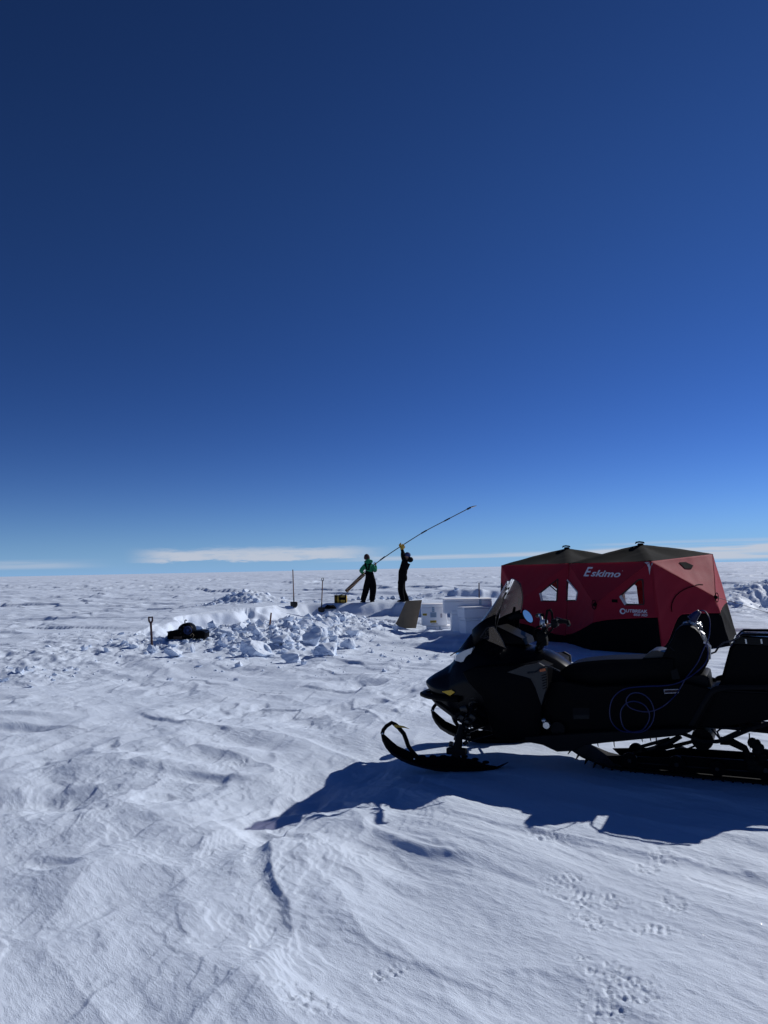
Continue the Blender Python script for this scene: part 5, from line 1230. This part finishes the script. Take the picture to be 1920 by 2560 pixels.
    # rear frame tubes
    for s_ in (1, -1):
        mb = MB(); q = [L(A2, x, y, .30) for x, y in ((1060,975),(1100,910),(1160,800),(1215,715),(1250,690),(1300,676),(1400,668),(1659,668))]+[(2.62,.66)]
        mb.tube([P(a, s_*.30, b) for a, b in q], .022, 8); part(mb, 'rear_frame', 'dark')
        mb = MB(); q = [L(A2, x, y, .27) for x, y in ((985,1022),(1060,1048),(1150,1085),(1265,1088),(1300,1080),(1400,1045),(1540,985),(1659,950))]+[(2.60,.58)]
        mb.tube([P(a, s_*.27, b) for a, b in q], .015, 7); part(mb, 'lower_frame', 'dark')
        mb = MB(); q = [L(A2, x, y, .27) for x, y in ((1225,985),(1290,1068),(1440,1000),(1452,985),(1300,985),(1268,1010),(1290,1060))]
        mb.tube([P(a, s_*.275, b) for a, b in q], .008, 6); part(mb, 'frame_bracket', 'dsteel')
    mb = MB(); mb.prism([P(a, -.22, b) for a, b in [L(A2, x, y, .2) for x, y in ((1240,700),(1659,700))]+[(2.85,.62),(2.85,.54)]+[L(A2, x, y, .2) for x, y in ((1659,925),(1480,985),(1240,985),(1060,1020),(1100,900))]], (0, 0, 0)) if False else mb.box(P(2.22, 0, .60), (.84, .46, .14), bev=.01); part(mb, 'rear_rack', 'dark')
    mb = MB(); mb.prism([P(2.60, .2, .56), P(2.63, .2, .56), P(2.72, .2, .16), P(2.70, .2, .16)], (0, .40, 0)); part(mb, 'snow_flap', 'rubber')
    mb = MB(); c = LP(A2, 1160, 1088, .12); mb.tube([c+P(0,-.30,.03), c+P(0,.08,.03)], [.078,.078], 18); part(mb, 'muffler_drum', 'black')
    # track belt
    def belt():
        path = []
        for s, z in ((1.22,.012),(1.6,.012),(2.0,.012),(2.42,.012)): path.append((s, z))
        for k in range(1, 9): a = -PI/2+PI*k/9; path.append((2.45+.175*math.cos(a), .19+.178*math.sin(a)))
        path += [(2.45,.372),(2.1,.385),(1.7,.40),(1.2,.41),(.95,.425)]
        for k in range(1, 8): a = PI/2+PI*.83*k/8; path.append((.80+.165*math.cos(a), .29+.15*math.sin(a)))
        path += [(.735,.135),(.82,.085),(.95,.04),(1.08,.018),(1.22,.012)]
        out = [path[0]]; acc = []
        for a, b in zip(path, path[1:]):
            n = max(1, int(math.hypot(b[0]-a[0], b[1]-a[1])/.032))
            for k in range(1, n+1): out.append((a[0]+(b[0]-a[0])*k/n, a[1]+(b[1]-a[1])*k/n))
        return out
    bl = belt(); cxm = 1.6; N_ = len(bl)-1; mb = MB(); rings = []
    for i in range(N_):
        a, b, c = bl[i-1 if i else N_-1], bl[i], bl[i+1]; tx, tz = c[0]-a[0], c[1]-a[1]; l_ = math.hypot(tx, tz); nx, nz = tz/l_, -tx/l_   # outward (path runs rear-wards at the bottom)
        rings.append((b, (nx, nz)))
    hw = .20
    vs = []; fs = []
    for i, ((s, z), (nx, nz)) in enumerate(rings):
        for t in (-hw, hw):
            vs.append(P(s, t, z)); vs.append(P(s-nx*.014, t, z-nz*.014))
    for i in range(N_):
        j = (i+1) % N_; fs += [(4*i, 4*i+2, 4*j+2, 4*j), (4*i+1, 4*j+1, 4*j+3, 4*i+3), (4*i, 4*j, 4*j+1, 4*i+1), (4*i+2, 4*i+3, 4*j+3, 4*j+2)]
    mb.add(vs, fs)
    for i in range(0, N_, 2):
        (s, z), (nx, nz) = rings[i]; ln = .042; tx, tz = -nz, nx
        if z < .05: ln = .022
        for t0, t1, lf in ((-hw, -.115, 1), (-.075, .075, .85), (.115, hw, 1)):
            q = [P(s-tx*.007, t0, z-tz*.007), P(s+tx*.007, t0, z+tz*.007), P(s+tx*.003+nx*ln*lf, t0, z+tz*.003+nz*ln*lf), P(s-tx*.003+nx*ln*lf, t0, z-tz*.003+nz*ln*lf)]
            mb.prism(q, P(0, t1-t0, 0))
    part(mb, 'track', 'rubber', smooth=0)
    for s_ in (1, -1):
        t = .135*s_
        mb = MB(); rp = [(1.05,.055),(1.12,.033),(2.40,.033),(2.42,.06),(2.42,.10),(2.30,.155),(1.98,.155),(1.62,.15),(1.52,.15),(1.42,.12),(1.15,.115),(1.0,.10)]
        mb.prism([P(a, t-.008, b) for a, b in rp], (0, -.016, 0)); rl = part(mb, 'slide_rail', 'black', smooth=0)
        mb = MB(); mb.tube([P(1.16, t+.02*s_, .072), P(2.42, t+.02*s_, .085)], .006, 5); part(mb, 'rail_lip', 'grey', rl)
        for sx_, r_w in ((1.18,.06),(1.52,.062),(1.80,.055),(2.12,.075),(2.45,.155)):
            mb = MB(); c = P(sx_, t+.035*s_, .03+r_w if r_w < .1 else .19); mb.tube([c-P(0,.014,0), c+P(0,.014,0)], [r_w, r_w], 20); w2 = part(mb, 'idler_wheel', 'black')
            mb = MB(); mb.tube([c+P(0,.012*s_,0), c+P(0,.02*s_,0)], [r_w*.3, r_w*.25], 10); part(mb, 'wheel_hub', 'dsteel', w2)
        mb = MB(); c = P(.80, t+.03*s_, .29); mb.tube([c-P(0,.02,0), c+P(0,.02,0)], [.12,.12], 16); part(mb, 'drive_sprocket', 'dark')
        mb = MB(); mb.tube([LP(B3, 880, 245, .1*s_+.1) if s_ > 0 else P(1.45,-.1,.22), P(1.20, .1*s_, .13)], .014, 7); part(mb, 'suspension_arm', 'dsteel')
    mb = MB(); mb.tube([LP(A2, 800, 1135, .1), LP(A2, 900, 1095, .1), LP(A2, 990, 1045, .1)], [.022,.024,.018], 9); part(mb, 'shock_absorber', 'dsteel')
    mb = MB(); mb.tube([LP(A2, 690, 1150, .16), LP(A2, 860, 1140, .16), LP(A2, 1090, 1085, .16)], .014, 7); part(mb, 'suspension_link', 'black')
    mb = MB(); mb.tube([LP(A2, 1030, 1150, .14), LP(A2, 1110, 1115, .14)], .008, 6); part(mb, 'suspension_link', 'black')
    mb = MB(); mb.tube([LP(A2, 1290, 1080, .17), LP(A2, 1370, 1085, .17), LP(A2, 1480, 1140, .17), LP(A2, 1500, 1175, .17), LP(A2, 1495, 1240, .17)], [.03,.03,.026,.022,.02], 8, flat=.7); part(mb, 'rear_arm', 'black')
    mb = MB()
    for q in range(14):
        pp = L(A2, 1540+ (q*37) % 110, 1100+(q*61) % 200, .18); mb = MB(); mb.ell(P(pp[0], .17+.02*math.sin(q), pp[1]), (.035+.012*math.sin(q*3), .03, .03+.01*math.cos(q*2)), 8, 6); part(mb, 'snow_clod', 'rubber')
    for x, y, h_ in ((690,1062,30),(755,1060,28),(800,1045,110),(1515,1030,130),(350,1095,35),(475,1085,50)):
        mb = MB(); mb.tube([LP(A2, x, y-6, .2), LP(A2, x+3, y+h_*.6, .2), LP(A2, x+8, y+h_, .2)], [.005,.004,.001], 5); part(mb, 'icicle', 'dark')
    # skis, turned to the left
    YS = 6.22
    def ski(off):
        S_ = lambda x, y, dy=0: (Matrix.Rotation(SLA, 4, 'Z') @ (atY(*B1(x, y), YS+dy)+off-SLO).to_4d()).to_3d()
        bot = [(92,1062),(105,1130),(140,1200),(200,1272),(300,1335),(400,1378),(520,1412),(650,1440),(820,1456),(1000,1462),(1160,1457),(1250,1444),(1330,1405),(1418,1352)]
        tp_ = [(110,1045),(150,1080),(205,1130),(265,1180),(330,1210),(400,1245),(480,1280),(600,1300),(750,1282),(900,1296),(1060,1322),(1180,1372),(1300,1392),(1412,1346)]
        mb = MB(); rings = []
        for (b, t_) in zip(bot, tp_):
            B0 = S_(*b); T0 = S_(*t_); yv = S_(b[0], b[1], .1)-B0; yv.normalize()
            wd = .075 if b[0] > 140 else .045
            if b[0] > 1200: wd = .05
            M0 = B0.lerp(T0, .45)
            rings.append([B0-yv*.02, B0+yv*.02, M0.lerp(B0, .5)+yv*wd, M0.lerp(B0,.3)+yv*(wd+.004), M0+yv*wd*.8, T0+yv*.03, T0-yv*.03, M0-yv*wd*.8, M0.lerp(B0,.3)-yv*(wd+.004), M0.lerp(B0, .5)-yv*wd])
        mb.loft(rings); sk = part(mb, 'ski', 'black', smooth=30)
        mb = MB(); lp = [(105,1060),(118,1015),(150,975),(205,940),(240,960),(275,990),(330,1055),(355,1120),(375,1180),(410,1230),(465,1290)]
        c = [S_(*q) for q in lp]; yv = (S_(100, 1000, .1)-S_(100, 1000)).normalized(); rr = []
        for i in range(len(c)):
            tg = (c[min(i+1,len(c)-1)]-c[max(i-1,0)]).normalized(); nv = tg.cross(yv).normalized(); th = .013 if i not in (4,5,6,7,8) else .0145
            rr.append([c[i]+nv*th+yv*.045, c[i]+nv*th*1.2, c[i]+nv*th-yv*.045, c[i]-nv*th-yv*.045, c[i]-nv*th*1.2, c[i]-nv*th+yv*.045])
        mb.loft(rr); part(mb, 'ski_loop', 'black', sk, smooth=45)
        for q in ((108,1053),(433,1312)):
            mb = MB(); a = S_(*q); mb.tube([a-yv*.085, a-yv*.07], [.006,.007], 8); part(mb, 'bolt', 'steel', sk)
        for k in range(7):
            q = (520+k*110, 1290+(k > 4)*30+(k > 5)*30); mb = MB(); mb.ell(S_(*q), (.03,.03,.012), 8, 6); part(mb, 'rivet_boss', 'black', sk)
        # spindle and shock
        mb = MB(); mb.tube([S_(870,1300), S_(890,1180), S_(910,1060), S_(930,960)], [.035,.036,.026,.02], 8); part(mb, 'spindle', 'dark')
        mb = MB(); mb.box(S_(880, 1235), (.16,.07,.05), bev=.01); part(mb, 'ski_mount', 'dark')
        return S_
    SN = ski(Vector((0,0,0))); SF = ski(Vector((.455,.935,0)))
    tag_ = MB(); tag_.loft([[SN(225,965,-.05), SN(240,995,-.05), SN(240,995,.0), SN(225,965,.0)], [SN(250,962,-.055), SN(262,990,-.055), SN(262,990,0), SN(250,962,0)], [SN(330,975,-.06), SN(335,995,-.06), SN(335,995,-.055), SN(330,975,-.055)], [SN(388,1003,-.06), SN(388,1006,-.06), SN(388,1006,-.058), SN(388,1003,-.058)]]); part(tag_, 'strap_tag', 'yellow', smooth=0)
    for k, S_ in enumerate((SN, SF)):
        s_ = 1 if k == 0 else -1
        a = S_(905, 1060); b = S_(920, 1000)
        mb = MB(); mb.tube([P(-.10, s_*.22, .36), a], .014, 7); part(mb, 'control_arm', 'dsteel')
        mb = MB(); mb.tube([P(.12, s_*.22, .33), a+P(.02,0,0)], .014, 7); part(mb, 'control_arm', 'dsteel')
        mb = MB(); mb.tube([P(-.05, s_*.22, .45), b], .013, 7); part(mb, 'control_arm', 'dsteel')
        mb = MB(); mb.tube([P(.22, s_*.15, .26), S_(1000,1130)], .009, 6); part(mb, 'tie_rod', 'dsteel')
        # coil-over shock
        t0 = P(-.02, s_*.16, .62); t1 = S_(960, 1075); d = (t1-t0); mb = MB(); mb.tube([t0, t1], .016, 8); sh = part(mb, 'front_shock', 'dsteel')
        u1 = d.normalized(); s1 = u1.cross(Vector((1,0,0))).normalized(); s2 = u1.cross(s1); mb = MB()
        mb.tube([t0+d*(.35+.6*q)+(s1*math.cos(q*8*2*PI)+s2*math.sin(q*8*2*PI))*.034 for q in [i/110 for i in range(111)]], .006, 5); part(mb, 'spring', 'dsteel', sh)
    mb = MB(); mb.tube([SN(890,920), SN(865,880), SN(880,850), SN(930,835), SN(980,820)], .009, 6); part(mb, 'brake_hose', 'rubber')
    for i, (x, y, r_w) in enumerate(((985,930,.022),(975,985,.02),(960,1020,.018),(930,890,.03),(960,800,.035),(890,1100,.03),(830,1210,.022),(820,1160,.02),(970,1150,.02),(1000,1090,.015),(1045,880,.03))):
        mb = MB(); c = SN(x, y, .02); mb.box(c, (r_w*1.8, r_w*1.6, r_w*1.5), Matrix.Rotation(i*.7, 3, 'Y'), bev=r_w*.3); part(mb, 'linkage', 'dsteel')
    # frame members seen between nose and side panel
    mb = MB(); mb.tube([P(-.12,.24,.60), P(-.03,.24,.42), P(.05,.24,.30)], .02, 8); part(mb, 'frame_strut', 'dark')
    mb = MB(); mb.box(P(.02,.0,.33), (.3,.40,.12), bev=.02); part(mb, 'bulkhead', 'dark')
    return dict(P=P, L=L, LP=LP, W=W_, root=root)
K = sled()
def sled_things():
    P, L, LP, W_ = K['P'], K['L'], K['LP'], K['W']
    def th(name, s, t, z, label, cat):
        return thing(name, W_(s, t, z), label, cat, -SLA)
    def sh(c, o): return Vector(c)-Vector(o)
    # cargo box on the rear rack
    o = P(2.35, 0, .675); t = th('cargo_box', 2.35, 0, .675, 'black hard-sided cargo box strapped on the rear of the snowmobile', 'cargo box')
    pr = [(1.84,.68),(1.86,.75),L(A2,1330,490,.18),L(A2,1362,372,.18),L(A2,1400,330,.18),L(A2,1450,290,.18),(2.42,1.03),(2.48,.97),(2.56,.68)]
    mb = MB(); mb.prism([P(a, -.18, b)-o for a, b in pr], (0, -.36, 0), bev=.02); bx = mb.build('box_body', M['black'], t, local=True)
    lid = [L(A2,1385,345,.19), L(A2,1402,318,.19), L(A2,1452,275,.19), (2.42,1.045),(2.49,1.0),(2.495,.97)]
    mb = MB(); mb.prism([P(a, -.19, b)-o for a, b in lid], (0, -.38, 0), bev=.01); mb.build('lid', M['gloss'], t, local=True)
    for s_ in (1, -1):
        mb = MB(); q = [L(A2,1405,322,.2), L(A2,1440,285,.2), L(A2,1465,266,.2), L(A2,1650,268,.2), (2.38,1.06), (2.48,1.02)]
        mb.tube([P(a, s_*.195, b)-o for a, b in q], .011, 7); mb.build('rack_rail', M['gloss'], t, local=True)
    for x in (1487, 1606):
        mb = MB(); a, b = L(A2, x, 300, .2), L(A2, x+6, 335, .2); mb.tube([P(a[0],.2,a[1])-o, P(b[0],.2,b[1])-o], .006, 6); mb.build('latch', M['steel'], t, local=True)
    # black cable looping from the box to the backrest
    mb = MB(); q = [(1240,540,.22),(1130,605,.2),(1010,630,.15),(930,690,.1),(880,770,.05),(800,800,0),(700,860,0)]
    o2 = LP(B4, 1240, 540, .22); t = th('strap_cord', L(B4,1240,540,.22)[0], .22, L(B4,1240,540,.22)[1], 'thin black cord looping from the cargo box towards the backrest', 'cord')
    mb.tube([LP(B4, x, y, d)-o2 for x, y, d in q], .007, 6); mb.build('cord', M['cord'], t, local=True)
    # metal fittings hung on the backrest
    o3 = LP(B4, 560, 400, .0); s0, z0 = L(B4, 560, 400, 0); t = th('metal_fittings', s0, 0, z0, 'bundle of bare metal clamps and a round steel cap hung on top of the backrest', 'fittings')
    def G(x, y, d=0): return LP(B4, x, y, d)-o3
    mb = MB(); mb.tube([G(600,505,.06), G(640,530,.08), G(690,560,.09)], [.038,.042,.036], 16); mb.build('steel_cap', M['steel'], t, local=True)
    for i, (a, b, r, m) in enumerate((((415,345),(470,335),.011,'steel'),((480,390),(560,370),.013,'steel'),((520,420),(600,340),.010,'dsteel'),((560,330),(640,400),.012,'dsteel'),((550,430),(580,480),.013,'steel'),((590,350),(660,370),.014,'dsteel'),((495,320),(530,345),.010,'steel'),((620,330),(680,405),.007,'steel'),((460,330),(520,310),.008,'dsteel'),((640,410),(690,440),.008,'dsteel'),((530,490),(560,495),.010,'steel'),((500,460),(440,560),.018,'dsteel'))):
        mb = MB(); d0 = .03*math.sin(i*2.1); mb.tube([G(*a, d0), G(*b, d0+.03*math.cos(i))], [r, r*.9], 9); mb.build('clamp', M[m], t, local=True)
        if i % 2 == 0: mb = MB(); mb.ell(G(*b, d0), (r*1.6, r*1.3, r*1.4), 10, 8); mb.build('nut', M['steel' if i % 4 else 'dsteel'], t, local=True)
    for i, (x, y, r) in enumerate(((600,400,.022),(640,375,.02),(545,385,.02))):
        mb = MB(); c = G(x, y, .04); mb.tube([c+Vector((math.cos(a)*r, -.01*math.sin(a), math.sin(a)*r*1.3)) for a in [2*PI*k/14 for k in range(15)]], .004, 6, cap=False); mb.build('carabiner', M['steel'], t, local=True)
    # blue rope: from the fittings over the backrest, down and coiled on the near side
    s0, z0 = L(A2, 640, 900, .425); o4 = P(s0, .425, z0); t = th('blue_rope', s0, .425, z0, 'blue rope hanging in loose coils down the side of the snowmobile', 'rope')
    def smoothp(ps, n=7):
        out = []
        for i in range(len(ps)-1):
            a = ps[max(i-1,0)]; b = ps[i]; c = ps[i+1]; d = ps[min(i+2,len(ps)-1)]
            for k in range(n):
                u = k/n; out.append(.5*((2*b)+(c-a)*u+(2*a-5*b+4*c-d)*u*u+(3*b-a-3*c+d)*u**3))
        return out+[ps[-1]]
    r1 = [LP(B4, x, y, d) for x, y, d in ((600,200,.03),(650,160,.04),(720,165,.06),(765,215,.10),(795,290,.13),(800,400,.17),(780,560,.19),(700,740,.20),(620,920,.22),(520,1060,.26),(430,1180,.30))]
    r1 += [LP(A2, x, y, d) for x, y, d in ((970,700,.325),(900,780,.425),(820,835,.425),(740,858,.425),(660,850,.425),(590,820,.425),(570,770,.425),(600,725,.425),(650,712,.425),(710,730,.425),(760,780,.425),(785,860,.425),(770,940,.425),(720,1000,.425),(640,1018,.425),(560,990,.425),(530,920,.425),(530,850,.425),(570,795,.425),(630,778,.425),(700,800,.425),(740,850,.425),(748,910,.425),(720,970,.425),(680,1005,.425),(600,1015,.425),(520,1000,.425),(460,940,.425),(442,860,.425),(460,770,.425),(510,710,.425),(580,678,.425),(700,665,.425),(860,658,.425),(960,640,.33),(1050,595,.30),(1120,545,.25),(1180,480,.22),(1200,410,.2),(1190,340,.19))]
    mb = MB(); mb.tube([p-o4 for p in smoothp(r1, 5)], .0045, 6); mb.build('rope_strand', M['bluerope'], t, local=True)
    mb = MB()
    ps = [LP(B4, x, y, d)-o4 for x, y, d in ((530,290,.02),(560,240,.02),(600,195,.03),(640,170,.03))]
    mb.tube(ps, [.030,.028,.02,.010], 10)
    for k in range(12):
        u = k/11; c = ps[0].lerp(ps[3], u); d = (ps[3]-ps[0]).normalized(); s1 = d.cross(Vector((0,1,0))).normalized(); rr = .034*(1-u)+.014*u
        mb.tube([c+(s1*math.cos(a)+Vector((0,1,0))*math.sin(a))*rr for a in [2*PI*i/12 for i in range(13)]], .0045, 5, cap=False)
    mb.build('wound_hank', M['bluerope'], t, local=True)
sled_things()
